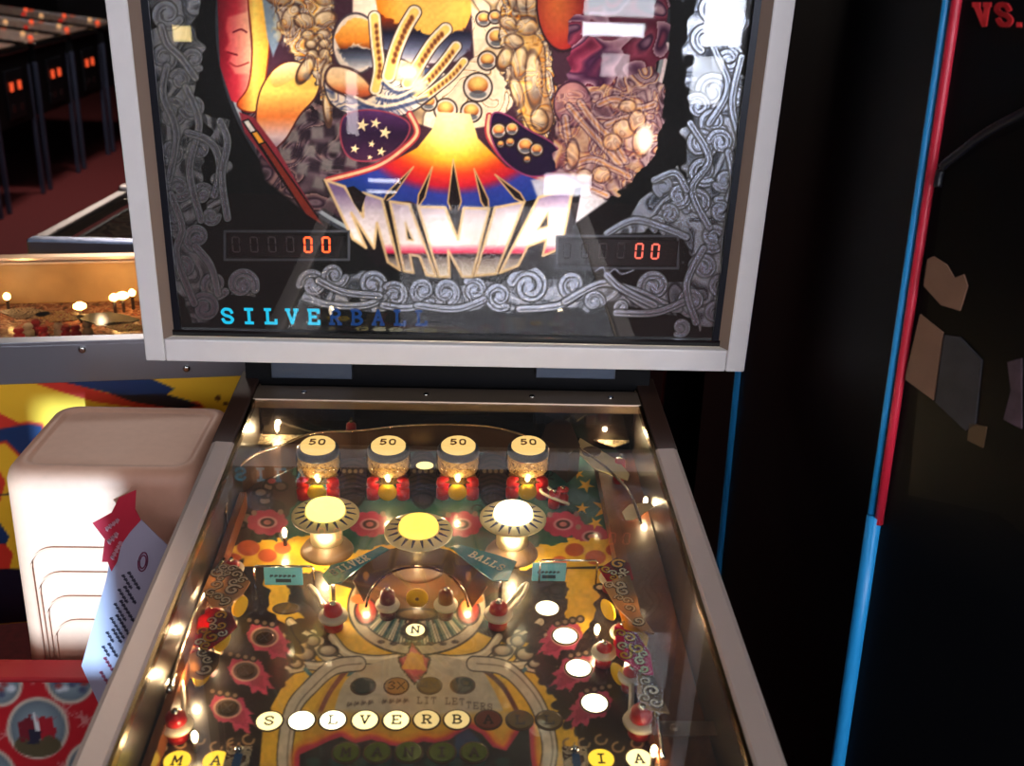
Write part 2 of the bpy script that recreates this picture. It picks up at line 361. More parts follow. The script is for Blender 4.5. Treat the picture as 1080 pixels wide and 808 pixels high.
# front wall (behind the camera) with daylit openings; each opening is (x0,z0,x1,z1)
OPEN = [(-.70, 1.138, -.49, 1.384),          # added opening, sized to shape the sun patch on the stool
        (.56, .90, .90, 1.12), (1.13, .78, 1.33, 1.12), (-1.9, 1.95, -.7, 2.9), (-.3, 1.35, 2.6, 2.7), (.42, .02, .66, .15), (-.46, .06, -.30, .10), (-.47, .005, -.32, .04), (-1.36, .72, -1.26, .80), (.56, .81, .86, .885), (1.10, .50, 1.26, .74), (.66, .62, .80, .74), (-.56, .30, -.50, .62)]  # small openings near the floor are added for glare on the backglass
xs = sorted({-5, 4, *[o[0] for o in OPEN], *[o[2] for o in OPEN]}); zs = sorted({0, 3.2, *[o[1] for o in OPEN], *[o[3] for o in OPEN]})
b = MB()
for i in range(len(xs)-1):
    for j in range(len(zs)-1):
        cx, cz = (xs[i]+xs[i+1])/2, (zs[j]+zs[j+1])/2
        if any(o[0] < cx < o[2] and o[1] < cz < o[3] for o in OPEN): continue
        b.box((xs[i], -4.1, zs[j]), (xs[i+1], -4, zs[j+1]))
tag(b.build('wall_front', M_wall), kind='structure')
M_day = emis('daylit_frosted_pane', (238, 238, 250), DAY)
M_fr = mat('window_frame_paint', (60, 60, 64), .5)
for k, (x0, z0, x1, z1) in enumerate(OPEN):
    r = empty('window_%d' % (k+1), ((x0+x1)/2, -4.0, z0), kind='structure')
    b = MB(); t = .02
    for a, c in (((x0-t, -4.02, z0-t), (x1+t, -3.985, z0)), ((x0-t, -4.02, z1), (x1+t, -3.985, z1+t)), ((x0-t, -4.02, z0), (x0, -3.985, z1)), ((x1, -4.02, z0), (x1+t, -3.985, z1))): b.box(a, c)
    b.build('window_frame', M_fr, r)
    if k: mm = emis('sunlit_outside_pane', (236, 242, 255), 20) if k in (2, 9) else emis('hazy_outside_pane', (232, 238, 250), 11) if k in (1, 10) else emis('dim_outside_pane', (240, 226, 236), 7) if k in (11, 12) else (emis('low_glare_pane', (236, 240, 255), 14) if k in (5, 6, 7) else (emis('warm_pane', (255, 224, 150), 14) if k == 8 else M_day))  # low panes are added, glowing only to reflect white in the backglass
    if k: b = MB(); b.box((x0, -4.06, z0), (x1, -4.055, z1)); b.build('window_pane', mm, r)

# ============================================================ THE PINBALL MACHINE
M_black = mat('black_paint', (6, 6, 9), .5, spec=.15)
M_white = mat('white_frame_paint', (226, 220, 218), .42, noise=.02, nscale=40)
M_tan = mat('bare_frame_edge', (140, 118, 104), .5)
M_alu = mat('brushed_steel_rail', (208, 186, 172), .45, metal=.45, bump=.15, nscale=120)
M_chrome = mat('chrome', (215, 212, 208), .12, metal=1)
M_cab = mat('dark_cabinet_paint', (40, 26, 22), .4, coat=.2)
M_inner = mat('inner_side_wood', (34, 24, 18), .35, coat=.3, noise=.3, nscale=25)
M_wood = mat('lane_wood', (120, 66, 38), .4, coat=.2, noise=.3, nscale=18)
M_box_in = mat('white_lamp_box', (225, 222, 215), .8)
M_clearface = clearmat('clear_inside')
M_glass = glassmat('sheet_glass', 1.5, (250, 252, 250), 0.0, .035, .022)
M_bglass = glassmat('backglass_front', 1.5, (252, 252, 255), 0.0, .03, .02)
PM = empty('pinball_machine', (0, -.4, 0), label='pinball machine with white-framed silver scrolled backglass and glowing gold playfield under glass', cat='pinball machine')

# cabinet: two side boards, front board, back board and bottom
HW = .275; GTOP = .004
def WG(x, s, h): return W(x, s, h+DP)          # h measured from the glass plane
b = MB(); TK = .019
SF, SR = -1.03, .30
def side_T(x0, x1):
    P = [W(0, SF, DP-.004), W(0, SR, DP-.004), (0, SR, .62), (0, SF+.02, .58)]
    vs = [(x, p[1], p[2]) for x in (x0, x1) for p in P]
    b.add(vs, [(0, 1, 2, 3), (7, 6, 5, 4), (0, 4, 5, 1), (1, 5, 6, 2), (2, 6, 7, 3), (3, 7, 4, 0)])
side_T(-HW, -HW+TK); side_T(HW-TK, HW)
b.box((-HW+TK, SF, .58), (HW-TK, SF+.02, W(0, SF, DP-.004)[2])); b.box((-HW+TK, SR-.02, .62), (HW-TK, SR, W(0, SR, DP-.004)[2]-.002)); b.box((-HW+TK, SF+.02, .60), (HW-TK, SR-.02, .63))
b.build('cabinet', M_cab, PM)
for sx in (-1, 1):                             # inner wood faces of the sides
    b = MB(); x0, x1 = sorted((sx*(HW-TK), sx*(HW-TK-.0015))); b.box((x0, -1.0, -.004), (x1, .058, DP-.006), W); b.build('side_liner', M_inner, PM)
for x in (-.24, .24):
    for y in (-.98, .25):
        b = MB(); b.box((x-.02, y-.02, .03), (x+.02, y+.02, .66)); b.lathe([(.018, 0), (.022, .01), (.008, .015), (.008, .04)], lambda X, Y, h: (x+X, y+Y, h), 12); b.build('leg', M_chrome, PM, bevel=.004)
for sx in (-1, 1):                             # stainless side rails, rolled outer edge
    b = MB(); pr_ = [(.2745, -.03), (.279, -.03), (.281, .002), (.2795, .0055), (.275, .0075), (.256, .0065), (.2535, .004), (.2535, .001), (.2745, .001)]
    s0, s1 = -1.03, -.10
    vs = [WG(sx*x, s, h) for s in (s0, s1) for x, h in pr_]; n = len(pr_)
    b.add(vs, [tuple(range(n)), tuple(range(2*n-1, n-1, -1))]+[(i, (i+1) % n, n+(i+1) % n, n+i) for i in range(n)])
    b.build('side_rail', M_alu, PM)
    b = MB(); b.box((sx*.255 if sx > 0 else -.281, -.10, .0), (.281 if sx > 0 else -.255, .10, .006), WG); b.build('side_cap', mat('dark_rail_cap', (62, 42, 34), .3, coat=.3), PM, bevel=.002)
    b = MB()
    for s in (): b = MB(); b.lathe([(.0045, 0), (.0045, .001), (.003, .0022), (.001, .0025)], lambda X, Y, h: WG(sx*.266+X, s+Y, .0068+h), 10); b.build('rail_screw', M_chrome, PM)
    # dark plastic channel the glass sits in
    b = MB(); x0, x1 = sorted((sx*.2545, sx*.2500)); b.box((x0, -1.0, -.006), (x1, .02, .0035), WG); b.build('glass_channel', mat('brass_tone_channel', (120, 98, 66), .25, metal=1), PM)
# rear metal strip of the glass with its screws, neck and brackets beneath the backbox
b = MB(); b.box((-.254, .020, -.010), (.254, .060, .0045), WG); g = b.build('rear_strip', mat('rear_strip_metal', (146, 126, 108), .34, metal=.7, bump=.1, nscale=80), PM, bevel=.002)
for x in (-.19, -.03, .11, .215):
    b = MB(); b.lathe([(.004, 0), (.004, .001), (.002, .002)], lambda X, Y, h: WG(x+X, .04+Y, .0045+h), 10); b.build('screw', M_chrome, g)
b = MB(); b.box((-.252, .061, -.10), (.252, .075, -.001), WG); b.build('back_panel', mat('back_panel_black', (16, 12, 10), .15, coat=.5), PM)
b = MB(); b.box((-.272, .0755, 1.034), (.272, .299, ZB-.001)); nk = b.build('neck', M_black, PM)
M_brk = mat('grey_bracket', (70, 80, 96), .45, metal=.6, bump=.3, nscale=60)
for a, c in (((287, 386), (372, 398)), ((565, 388), (648, 398))):
    A = hit(a[0], a[1], (0, .074, 0), np.array([0, 1., 0])); B = hit(c[0], c[1], (0, .074, 0), np.array([0, 1., 0]))
    b = MB(); b.box((A[0], .066, B[2]), (B[0], .0745, ZB-.003)); b.build('hinge_bracket', M_brk, PM, bevel=.001)
# the sheet of glass
b = MB(); b.box((-.2535, -1.0, -.0015), (.2535, .0195, .0015), WG)
b.mi = [1, 0, 1, 1, 1, 1]; b.build('playfield_glass', [M_glass, M_clearface], PM)

# ------------------------------------------------------------ backbox
BW = .378; BH = .70; BD = .20
bb = MB()
def TB(x, z, d): return WB(x, z, d)
def bbox_(m, x0, z0, d0, x1, z1, d1, mi=0): m.box((x0, z0, d0), (x1, z1, d1), TB, mi)
bbox_(bb, -BW, 0, .012, -BW+.018, BH, BD); bbox_(bb, BW-.018, 0, .012, BW, BH, BD); bbox_(bb, -BW+.018, BH-.018, .012, BW-.018, BH, BD)
bbox_(bb, -BW+.018, .0, .012, BW-.018, .018, BD); bbox_(bb, -BW+.018, .018, BD-.012, BW-.018, BH-.018, BD)
BBX = bb.build('backbox', M_black, PM)
b = MB(); e = .0005
bbox_(b, -BW+.0185, .0185, BD-.014, BW-.0185, BH-.0185, BD-.0125); bbox_(b, -BW+.0185, .0185, .03, -BW+.0195, BH-.0185, BD-.014); bbox_(b, BW-.0195, .0185, .03, BW-.0185, BH-.0185, BD-.014)
bbox_(b, -BW+.0195, .0185, .03, BW-.0195, .0195, BD-.014); bbox_(b, -BW+.0195, BH-.0195, .03, BW-.0195, BH-.0185, BD-.014)
b.build('lamp_panel', M_box_in, BBX)
FW = .0235
def fr_piece(name, pts):     # mitred-look: prism of the frame in (x,z)
    b = MB(); b.prism(pts, TB, .0, .012); return b.build(name, M_white, BBX, bevel=.002)
fr_piece('frame_side', [(-BW-.001, -.001), (-BW+FW, -.001), (-BW+FW, BH), (-BW-.001, BH)])
fr_piece('frame_side', [(BW-FW, -.001), (BW+.001, -.001), (BW+.001, BH), (BW-FW, BH)])
fr_piece('frame_bottom', [(-BW+FW+.0006, -.001), (BW-FW-.0006, -.001), (BW-FW-.0006, .0285), (-BW+FW+.0006, .0285)])
fr_piece('frame_top', [(-BW+FW+.0006, BH-.03), (BW-FW-.0006, BH-.03), (BW-FW-.0006, BH), (-BW+FW+.0006, BH)])
for sx in (-1, 1):           # bare sloping inner edge and dark inner trim
    b = MB(); P = [(BW-FW, .001), (BW-FW-.010, .016), (BW-FW, .016)]
    vs = [WB(sx*x, z, d) for z in (.0285, BH-.03) for x, d in P]; b.add(vs, [(0, 1, 2), (5, 4, 3), (0, 3, 4, 1), (1, 4, 5, 2), (2, 5, 3, 0)])
    b.build('frame_edge', M_tan, BBX)
    b = MB(); x0, x1 = sorted((sx*(BW-FW-.010), sx*(BW-FW-.018))); bbox_(b, x0, .034, .0145, x1, BH-.03, .0175); b.build('inner_trim', mat('dark_inner_trim', (34, 36, 44), .3, metal=.5), BBX)
b = MB(); bbox_(b, -BW+FW+.002, .0287, .0135, BW-FW-.002, .0365, .0175); b.build('lift_channel', mat('glossy_black_channel', (14, 13, 14), .18), BBX)
b = MB(); bbox_(b, -BW+FW, .030, .0180, BW-FW, BH-.03, .0205); b.mi = [0]*6
b.mi = [1]*6; b.mi[2] = 0                       # face 2 is the outer side (smallest z index?) set below
gl = b.build('front_pane', [M_bglass, M_clearface], BBX)
for p in gl.data.polygons: p.material_index = 0 if (p.normal.y < -.9) else 1

K = (7, 7, 10); OUT = (26, 16, 22)
def scroll(p, pts, w, sil=1, col=(205, 212, 222)):
    p.line(pts, w+2.4, (4, 4, 6)); p.line(pts, w, col, sil=sil); q = [(x+.8, y+.8) for x, y in pts]; p.line(q, max(1.0, w*.2), (70, 74, 82), alpha=.7, sil=.6)
def curl(p, cx, cy, r, d=1, a0=0., turns=1.15, w=5):
    pts = [(cx+d*(r*(1-.72*t))*cos(a0+turns*2*pi*t), cy+(r*(1-.72*t))*sin(a0+turns*2*pi*t)) for t in np.linspace(0, 1, 14)]
    scroll(p, pts, w); p.ell(cx, cy, r*.27, r*.27, (200, 208, 220), sil=1)
def finger(p, pts, w):
    p.line(pts, w+3, (60, 44, 40)); p.line(pts, w+1, (226, 214, 200)); p.line(pts, w*.6, (240, 176, 60)); 
    q = [(x*1+1, y) for x, y in pts]; p.line(q, w*.2, (90, 34, 22)); 
def orb(p, x, y, r, c1=(250, 214, 120), c2=(150, 60, 20)):
    p.ell(x, y, r, r, (225, 214, 205), edge=(50, 34, 34)); p.ell(x, y-r*.15, r*.72, r*.6, c1, c2, off=(0, -.4), pw=2)
    p.ell(x, y+r*.5, r*.6, r*.28, (70, 80, 96), alpha=.8)
def paint_backglass(X, Y):
    p = Paint(X, Y, K)
    def under(pts, sd):
        sv = chromef(26, sd, [(0, (90, 94, 100)), (.2, (190, 196, 204)), (.5, (206, 210, 216)), (.7, (120, 126, 134)), (.76, (50, 52, 60)), (.82, (170, 176, 184)), (1, (100, 106, 114))], 1.0)
        p.poly(pts, sv, sil=.9, jag=9, soft=1.5)
    under([(160, -8), (206, -8), (214, 60), (200, 120), (214, 170), (206, 240), (230, 290), (222, 340), (200, 336), (180, 270), (166, 150)], 3)
    under([(212, 120), (240, 128), (238, 230), (222, 232), (226, 170)], 8); under([(244, 290), (262, 284), (268, 312), (246, 316)], 9)
    under([(322, 290), (366, 284), (400, 300), (470, 300), (540, 300), (580, 290), (620, 300), (700, 296), (730, 310), (720, 330), (620, 322), (560, 326), (470, 324), (400, 324), (340, 320)], 12)
    under([(726, -8), (786, -8), (784, 100), (776, 220), (764, 340), (738, 350), (728, 300), (722, 200), (726, 120)], 15); under([(690, 196), (716, 178), (734, 196), (730, 250), (690, 246), (640, 246), (672, 226)], 18)
    L = p.line
    for (x, y, r, d, a) in ((176, 14, 15, 1, .5), (172, 60, 13, -1, 2), (190, 84, 10, 1, 3.6), (204, 62, 12, 1, 1), (182, 120, 14, 1, 4), (203, 112, 12, -1, .4), (180, 160, 12, -1, 1.2), (210, 158, 11, 1, 2.4),
                            (188, 198, 13, 1, .2), (213, 205, 11, -1, 3), (184, 232, 12, -1, 5), (208, 250, 13, 1, 1.5), (194, 282, 12, 1, 2.2), (226, 300, 14, 1, .6), (255, 300, 15, -1, 2.8), (216, 325, 14, 1, 3.8), (222, 228, 9, 1, 0)):
        curl(p, x, y, r, d, a, w=max(5, r*.56))
    for pts in ([(170, 28), (176, 46), (190, 60), (206, 82)], [(176, 70), (172, 100), (186, 140), (178, 190)], [(196, 92), (210, 130), (200, 180), (212, 232)], [(180, 205), (192, 240), (186, 270), (205, 320)],
                [(206, 260), (222, 280), (230, 310)], [(198, 140), (222, 150), (232, 175), (226, 206)], [(232, 128), (240, 150), (234, 186), (240, 230)]): scroll(p, pts, 7)
    # --- bottom band
    for (x, y, r, d, a) in ((330, 300, 14, 1, 3.1), (352, 290, 13, 1, .2), (392, 300, 16, -1, 1), (416, 312, 13, 1, 4), (446, 306, 13, 1, 1), (470, 308, 13, -1, 2), (500, 306, 12, 1, 4), (526, 312, 14, 1, 1), (558, 302, 19, 1, 3.4),
                            (604, 300, 15, 1, .3), (626, 318, 10, -1, 3), (690, 302, 15, 1, 2.6), (656, 324, 8, 1, 1), (730, 318, 14, 1, 1.4), (718, 345, 9, -1, 1)):
        curl(p, x, y, r, d, a, w=max(5, r*.55))
    for pts in ([(322, 314), (350, 322), (385, 322), (405, 314)], [(336, 296), (362, 308), (400, 312)], [(404, 322), (430, 325), (455, 318)], [(440, 322), (480, 326), (510, 316)], [(548, 326), (590, 322), (630, 300), (668, 306), (702, 322)],
                [(596, 318), (640, 298), (680, 322), (716, 326)], [(640, 290), (655, 304), (690, 322)], [(650, 330), (690, 330), (722, 318)]): scroll(p, pts, 7)
    # --- right column
    for (x, y, r, d, a) in ((752, 8, 15, 1, 0), (774, 20, 12, -1, 1), (745, 40, 14, 1, 2), (768, 62, 14, 1, 5), (750, 96, 17, -1, 3), (776, 100, 10, 1, 1), (736, 112, 12, 1, 4), (752, 128, 14, 1, .7), (738, 152, 15, -1, 2.2), (760, 150, 12, 1, 3.3),
                            (742, 180, 14, 1, 1), (764, 190, 11, -1, .5), (736, 214, 14, 1, 2.6), (760, 222, 12, 1, 4.4), (752, 250, 14, -1, 1), (768, 254, 8, 1, 2), (742, 282, 13, 1, 3), (760, 300, 11, 1, 1), (754, 330, 12, -1, 2), (700, 196, 10, 1, 2), (716, 206, 12, -1, 1), (706, 226, 9, 1, 4), (694, 236, 8, 1, 2)):
        curl(p, x, y, r, d, a, w=max(5, r*.58))
    for pts in ([(760, 0), (750, 40), (768, 90), (748, 130)], [(782, 60), (772, 110), (782, 160), (768, 210)], [(728, 130), (748, 168), (730, 200), (748, 240)], [(690, 190), (712, 182), (724, 200)], [(640, 246), (668, 232), (700, 240), (724, 250)],
                [(768, 160), (774, 200), (764, 260), (768, 310)], [(742, 262), (724, 300), (734, 340)]): scroll(p, pts, 6.5)
    # --- the big round emblem
    CX, CY, R = 467, 22, 240
    p.ell(CX, CY, R, R*1.03, (44, 50, 62)); p.ell(CX, CY, R-4, R*1.03-4, (150, 165, 180)); p.ell(CX, CY, R-8, R*1.03-8, (18, 18, 28))
    p.ell(CX, CY, R-11, R*1.03-11, (40, 22, 40)); p.line([(CX+(R-2)*cos(a), CY+(R-2)*1.03*sin(a)) for a in np.linspace(.1, .9, 12)], 4, (250, 236, 246))
    p.ell(CX, CY, R-12, R*1.03-12, (60, 34, 50)); p.poly([(250, 90), (360, 90), (360, 200), (330, 230), (280, 190)], chromef(18, 41, [(0, (30, 20, 30)), (.4, (110, 90, 104)), (.6, (40, 26, 44)), (1, (140, 110, 110))]), soft=4)
    # checkered dark drapery behind, left and right
    for i in range(8):
        for j in range(7):
            x = 286+i*13+j*5; y = 112+j*17-i*2
            if (x-CX)**2+((y-CY)/1.03)**2 < (R-20)**2: q = 7; a = .5+.12*j; p.poly([(x+q*cos(a+k*pi/2)*1.25, y+q*sin(a+k*pi/2)*1.25) for k in range(4)], (112, 110, 112) if (i+j) % 2 else (34, 24, 36), soft=4, alpha=.85)
    # crimson profile with crescent at the left
    p.poly([(229, -6), (262, -6), (262, 40), (266, 78), (258, 104), (270, 118), (244, 106), (232, 70)], grad(228, 270, [(0, (96, 6, 26)), (.5, (186, 40, 60)), (1, (252, 205, 170))], 0), sm=False)
    p.poly([(238, 30), (240, 18), (262, 12), (266, 60), (262, 78), (248, 78), (241, 66), (244, 58), (237, 52), (242, 44)], grad(238, 264, [(0, (196, 60, 74)), (1, (246, 190, 160))], 0), soft=3)
    p.line([(246, 34), (254, 31), (260, 34)], 2, (110, 16, 40)); p.line([(240, 55), (250, 58)], 2, (110, 10, 30)); p.line([(242, 66), (250, 70), (262, 66)], 2, (120, 20, 30), alpha=.7)
    p.poly([(262, -6), (276, -6), (284, 30), (282, 70), (274, 112), (262, 118), (250, 110), (262, 90), (266, 50)], grad(250, 290, [(0, (196, 60, 16)), (.45, (255, 226, 110)), (1, (250, 150, 40))], 0), sm=True, edge=(120, 30, 20))
    p.poly([(276, -6), (306, -6), (300, 30), (288, 60), (282, 40)], (120, 142, 168), sm=False, soft=2)
    # ringed orange-to-white cone under the profile
    p.poly([(276, 92), (300, 66), (336, 74), (334, 100), (316, 122), (300, 148), (280, 160), (270, 130)], grad(60, 165, [(0, (240, 150, 60)), (.35, (255, 220, 110)), (.6, (240, 130, 60)), (.8, (214, 190, 200)), (1, (90, 74, 96))]), sm=True, edge=(80, 30, 30))
    p.poly([(286, 78), (304, 66), (322, 70), (308, 84), (290, 92)], grad(66, 94, [(0, (255, 240, 190)), (1, (244, 160, 70))]), sm=True)
    p.poly([(252, 118), (268, 124), (292, 156), (312, 190), (334, 226), (322, 220), (286, 176), (258, 140)], (130, 40, 56), soft=1.5)
    for k in range(3):
        p.poly([(256+k*9, 128+k*12), (262+k*9, 126+k*12), (318+k*9, 206+k*12), (340+k*3, 236+k*3), (308+k*7, 206+k*10)], [(228, 228, 232), (240, 168, 50), (120, 40, 30)][k], edge=(20, 14, 20))
    p.poly([(284, -8), (352, -8), (350, 40), (352, 90), (346, 126), (332, 80), (312, 62), (298, 40)], chromef(13, 5), jag=3, edge=(50, 34, 40))
    # small gilded torso shape, generic
    def muscle(L):
        for (x, y, rx, ry, ro) in L:
            p.ell(x, y, rx, ry, (250, 230, 190), (150, 84, 36), rot=ro, off=(-.2, -.45), pw=2.2, edge=(80, 54, 44), ew=1.3, soft=2)
            p.ell(x+rx*.25, y+ry*.45, rx*.55, ry*.25, (110, 116, 130), rot=ro, alpha=.6, soft=3)
    muscle(((292, -4, 15, 9, .4), (306, 18, 8, 15, .5), (342, -2, 10, 8, 0), (321, 22, 11, 8, .2), (343, 20, 12, 8, -.2), (325, 37, 7, 5, .2), (341, 36, 7, 5, 0), (328, 47, 6, 5, .1), (342, 46, 6, 5, 0), (330, 57, 6, 5, .1), (342, 57, 6, 6, 0), (322, 74, 7, 15, .5), (344, 82, 6, 17, .1), (345, 114, 4, 18, -.1)))
    p.poly([(284, -8), (352, -8), (350, 126), (332, 80), (312, 62), (290, 40)], chromef(10, 61), alpha=.35, jag=3, soft=4)
    # cream sheet and mirrored balls around the hand
    p.poly([(372, -8), (410, -8), (400, 30), (384, 50), (372, 30)], (250, 226, 210), soft=2)
    p.ell(448, -8, 52, 66, (252, 206, 100), (236, 130, 30), pw=3, off=(.2, 0)); 
    p.poly([(398, 14), (420, 26), (446, 34), (470, 38), (494, 30), (500, 44), (486, 64), (440, 72), (404, 50)], grad(20, 72, [(0, (120, 40, 10)), (.3, (20, 22, 44)), (.65, (110, 118, 150)), (1, (250, 236, 240))]), soft=2.5, jag=3)
    p.ell(448, -8, 54, 68, (0, 0, 0), alpha=0, edge=(130, 40, 50), ew=2)
    # trunk of cream curls descending from the hand
    p.poly([(496, -8), (566, -8), (560, 40), (548, 80), (540, 112), (520, 132), (470, 140), (440, 130), (420, 118), (470, 90), (500, 60)], chromef(20, 11, [(0, (250, 232, 205)), (.3, (236, 214, 186)), (.55, (250, 236, 214)), (.66, (214, 180, 130)), (.74, (110, 90, 80)), (.8, (240, 224, 200)), (1, (250, 236, 214))]), soft=2)
    for (x, y, r) in ((504, 92, 15), (497, 118, 11), (470, 116, 12), (452, 108, 9), (514, 64, 10), (524, 40, 11), (510, 20, 8), (532, 66, 9), (522, 18, 7)): orb(p, x, y, r)
    # the big hand (a plain generic hand)
    p.ell(375, 46, 24, 32, (236, 220, 206), edge=(70, 60, 70)); p.poly([(354, 40), (364, 24), (386, 20), (398, 34), (398, 52), (376, 46), (360, 52)], grad(20, 54, [(0, (250, 200, 100)), (.7, (236, 140, 40)), (1, (90, 30, 20))]), sm=True, jag=2, soft=2)
    p.poly([(356, 52), (376, 48), (398, 54), (396, 70), (372, 74)], grad(48, 74, [(0, (20, 18, 34)), (.5, (90, 100, 124)), (1, (226, 220, 220))]), soft=3, jag=2)
    p.poly([(344, 84), (346, 104), (362, 118), (390, 126), (424, 122), (450, 108), (474, 84), (462, 74), (440, 70), (420, 62), (400, 70), (394, 96), (372, 104)], chromef(16, 51, [(0, (50, 66, 110)), (.25, (226, 214, 206)), (.5, (250, 236, 216)), (.66, (60, 74, 120)), (.8, (236, 220, 190)), (1, (200, 180, 170))]), sm=True, edge=(50, 44, 56))
    p.poly([(343, 80), (350, 70), (368, 72), (384, 82), (394, 98), (380, 104), (358, 98), (346, 90)], grad(68, 104, [(0, (250, 226, 190)), (.5, (250, 206, 150)), (.8, (206, 100, 50)), (1, (120, 50, 36))]), sm=True, edge=(70, 40, 44), ew=2)
    for pts, w in (([(395, 18), (397, 44), (400, 72), (396, 94)], 12), ([(437, 13), (427, 30), (417, 54), (410, 80)], 14), ([(470, 31), (456, 46), (443, 66), (430, 88)], 13), ([(481, 49), (468, 66), (454, 82), (438, 98)], 11), ([(489, 65), (476, 80), (460, 93), (444, 105)], 9)):
        p.line(pts, w+2.5, (64, 46, 44)); p.line(pts, w, (236, 222, 206)); p.line(pts, w*.66, (250, 206, 110)); n = len(pts)
        for k in range(9):
            t = .12+k*.085; a = t*(n-1); i0 = int(a); f = a-i0; x = pts[i0][0]*(1-f)+pts[i0+1][0]*f; y = pts[i0][1]*(1-f)+pts[i0+1][1]*f; p.ell(x+1, y, w*.17, w*.24, (96, 36, 20), soft=2, alpha=.85)
    for pts in ([(404, 88), (420, 98), (446, 92)], [(398, 104), (420, 106), (450, 90)], [(374, 106), (404, 116), (450, 104)]):
        p.line(pts, 4, (44, 60, 108), soft=2, alpha=.8); p.line([(x, y-4) for x, y in pts], 2.5, (250, 232, 200), soft=2)
    p.ell(430, 76, 15, 10, (255, 250, 224), (255, 224, 140), pw=2, soft=9); p.ell(442, 90, 8, 8, (255, 244, 190), soft=7)  # soft white spots paint a lamp's hot spot into the print
    # raised right forearm
    p.poly([(530, -8), (582, -8), (580, 40), (588, 120), (578, 146), (556, 142), (534, 90), (528, 40)], chromef(12, 21), jag=3, edge=(50, 34, 40))
    p.poly([(536, 40), (560, 34), (574, 50), (576, 90), (584, 124), (576, 140), (560, 138), (548, 112), (540, 80)], grad(534, 584, [(0, (190, 110, 40)), (.3, (250, 200, 100)), (.7, (222, 150, 60)), (1, (120, 90, 90))], 0), sm=True, edge=(66, 44, 40))
    muscle(((541, -2, 6, 14, -.3), (551, 4, 6, 16, -.2), (561, 6, 6, 16, 0), (570, 12, 5, 14, .1), (536, 24, 10, 7, .5), (556, 28, 12, 9, 0), (542, 44, 10, 8, .3), (532, 62, 7, 12, .4), (548, 66, 9, 17, .1), (563, 84, 9, 30, -.05), (545, 96, 6, 16, -.3), (569, 126, 9, 12, -.2)))
    p.poly([(526, -8), (578, -8), (582, 120), (572, 140), (548, 130), (528, 60)], chromef(10, 67), alpha=.35, jag=3, soft=4)
    p.ell(594, 2, 28, 52, (232, 120, 60), (150, 20, 30), off=(-.2, 0), pw=1.5, edge=(40, 20, 30))
    # the fan of the emblem: yellow neck flaring to red and blue, with dark thorns
    fan = [(462, 118), (496, 120), (504, 146), (534, 176), (612, 204), (604, 214), (566, 212), (540, 222), (520, 224), (480, 220), (450, 220), (432, 212), (400, 214), (376, 206), (342, 192), (396, 180), (440, 156), (456, 136)]
    p.poly(fan, radial(478, 110, 150, [(0, (255, 246, 214)), (.3, (255, 226, 130)), (.5, (250, 170, 40)), (.62, (226, 60, 30)), (.72, (196, 24, 50)), (.8, (44, 60, 160)), (1, (20, 50, 130))], 1.25), soft=1.6)
    for x0, y0, x1, y1, w in ((478, 168, 480, 232, 7), (456, 176, 440, 220, 3.5), (500, 178, 516, 226, 4), (436, 176, 402, 216, 3.5), (522, 184, 556, 216, 4)):
        L_ = math.hypot(x1-x0, y1-y0); nx, ny = -(y1-y0)/L_*w, (x1-x0)/L_*w; mx, my = x0+(x1-x0)*.7, y0+(y1-y0)*.7
        p.poly([(x0, y0), (mx+nx, my+ny), (x1, y1), (mx-nx, my-ny)], (22, 14, 18), edge=(196, 160, 110), ew=1.2)
    for pts in ([(432, 120), (440, 140), (424, 158), (396, 176), (346, 190)], [(516, 122), (516, 144), (536, 170), (572, 188), (614, 200)]):
        p.line(pts, 7, (176, 50, 60)); p.line(pts, 3, (232, 190, 150))
    # dark pods with stars and with bubbles
    p.poly([(362, 124), (384, 116), (414, 120), (432, 132), (424, 152), (400, 168), (372, 168), (360, 150)], grad(112, 168, [(0, (90, 50, 110)), (.5, (36, 16, 48)), (1, (60, 30, 60))]), sm=True, edge=(150, 60, 80))
    for (x, y, r) in ((382, 132, 7), (396, 130, 6), (406, 140, 7), (374, 157, 5), (392, 152, 4), (402, 160, 5), (390, 166, 3)):
        p.poly([(x+(r if k % 2 == 0 else r*.4)*cos(-pi/2+k*pi/5+.2), y+(r if k % 2 == 0 else r*.4)*sin(-pi/2+k*pi/5+.2)) for k in range(10)], (255, 232, 180), soft=.8)
    p.poly([(520, 120), (536, 122), (556, 136), (586, 154), (590, 178), (560, 186), (532, 170), (518, 144)], (30, 14, 50), sm=True, edge=(150, 60, 110))
    for (x, y, r) in ((526, 138, 8), (540, 136, 7), (554, 154, 9), (566, 158, 7), (538, 150, 5), (528, 152, 4), (556, 168, 4)): orb(p, x, y, r, (255, 210, 120), (190, 70, 30))
    # right side: muted mauve limbs, curls and glints
    p.poly([(586, 96), (620, 66), (690, 60), (702, 110), (688, 170), (650, 206), (600, 216), (586, 180)], chromef(15, 31, [(0, (50, 26, 46)), (.12, (150, 110, 120)), (.3, (226, 196, 190)), (.45, (240, 190, 130)), (.58, (160, 90, 90)), (.7, (70, 40, 64)), (.85, (196, 170, 180)), (1, (120, 90, 110))]), alpha=.9, jag=4)
    p.poly([(600, 20), (660, -8), (704, -8), (706, 60), (640, 90), (600, 90)], chromef(26, 37, [(0, (90, 20, 50)), (.4, (150, 60, 90)), (.6, (60, 24, 60)), (1, (190, 150, 170))]), jag=4)
    p.ell(604, 110, 20, 24, (214, 160, 150), (110, 60, 90), off=(-.2, -.3), edge=(60, 30, 50))
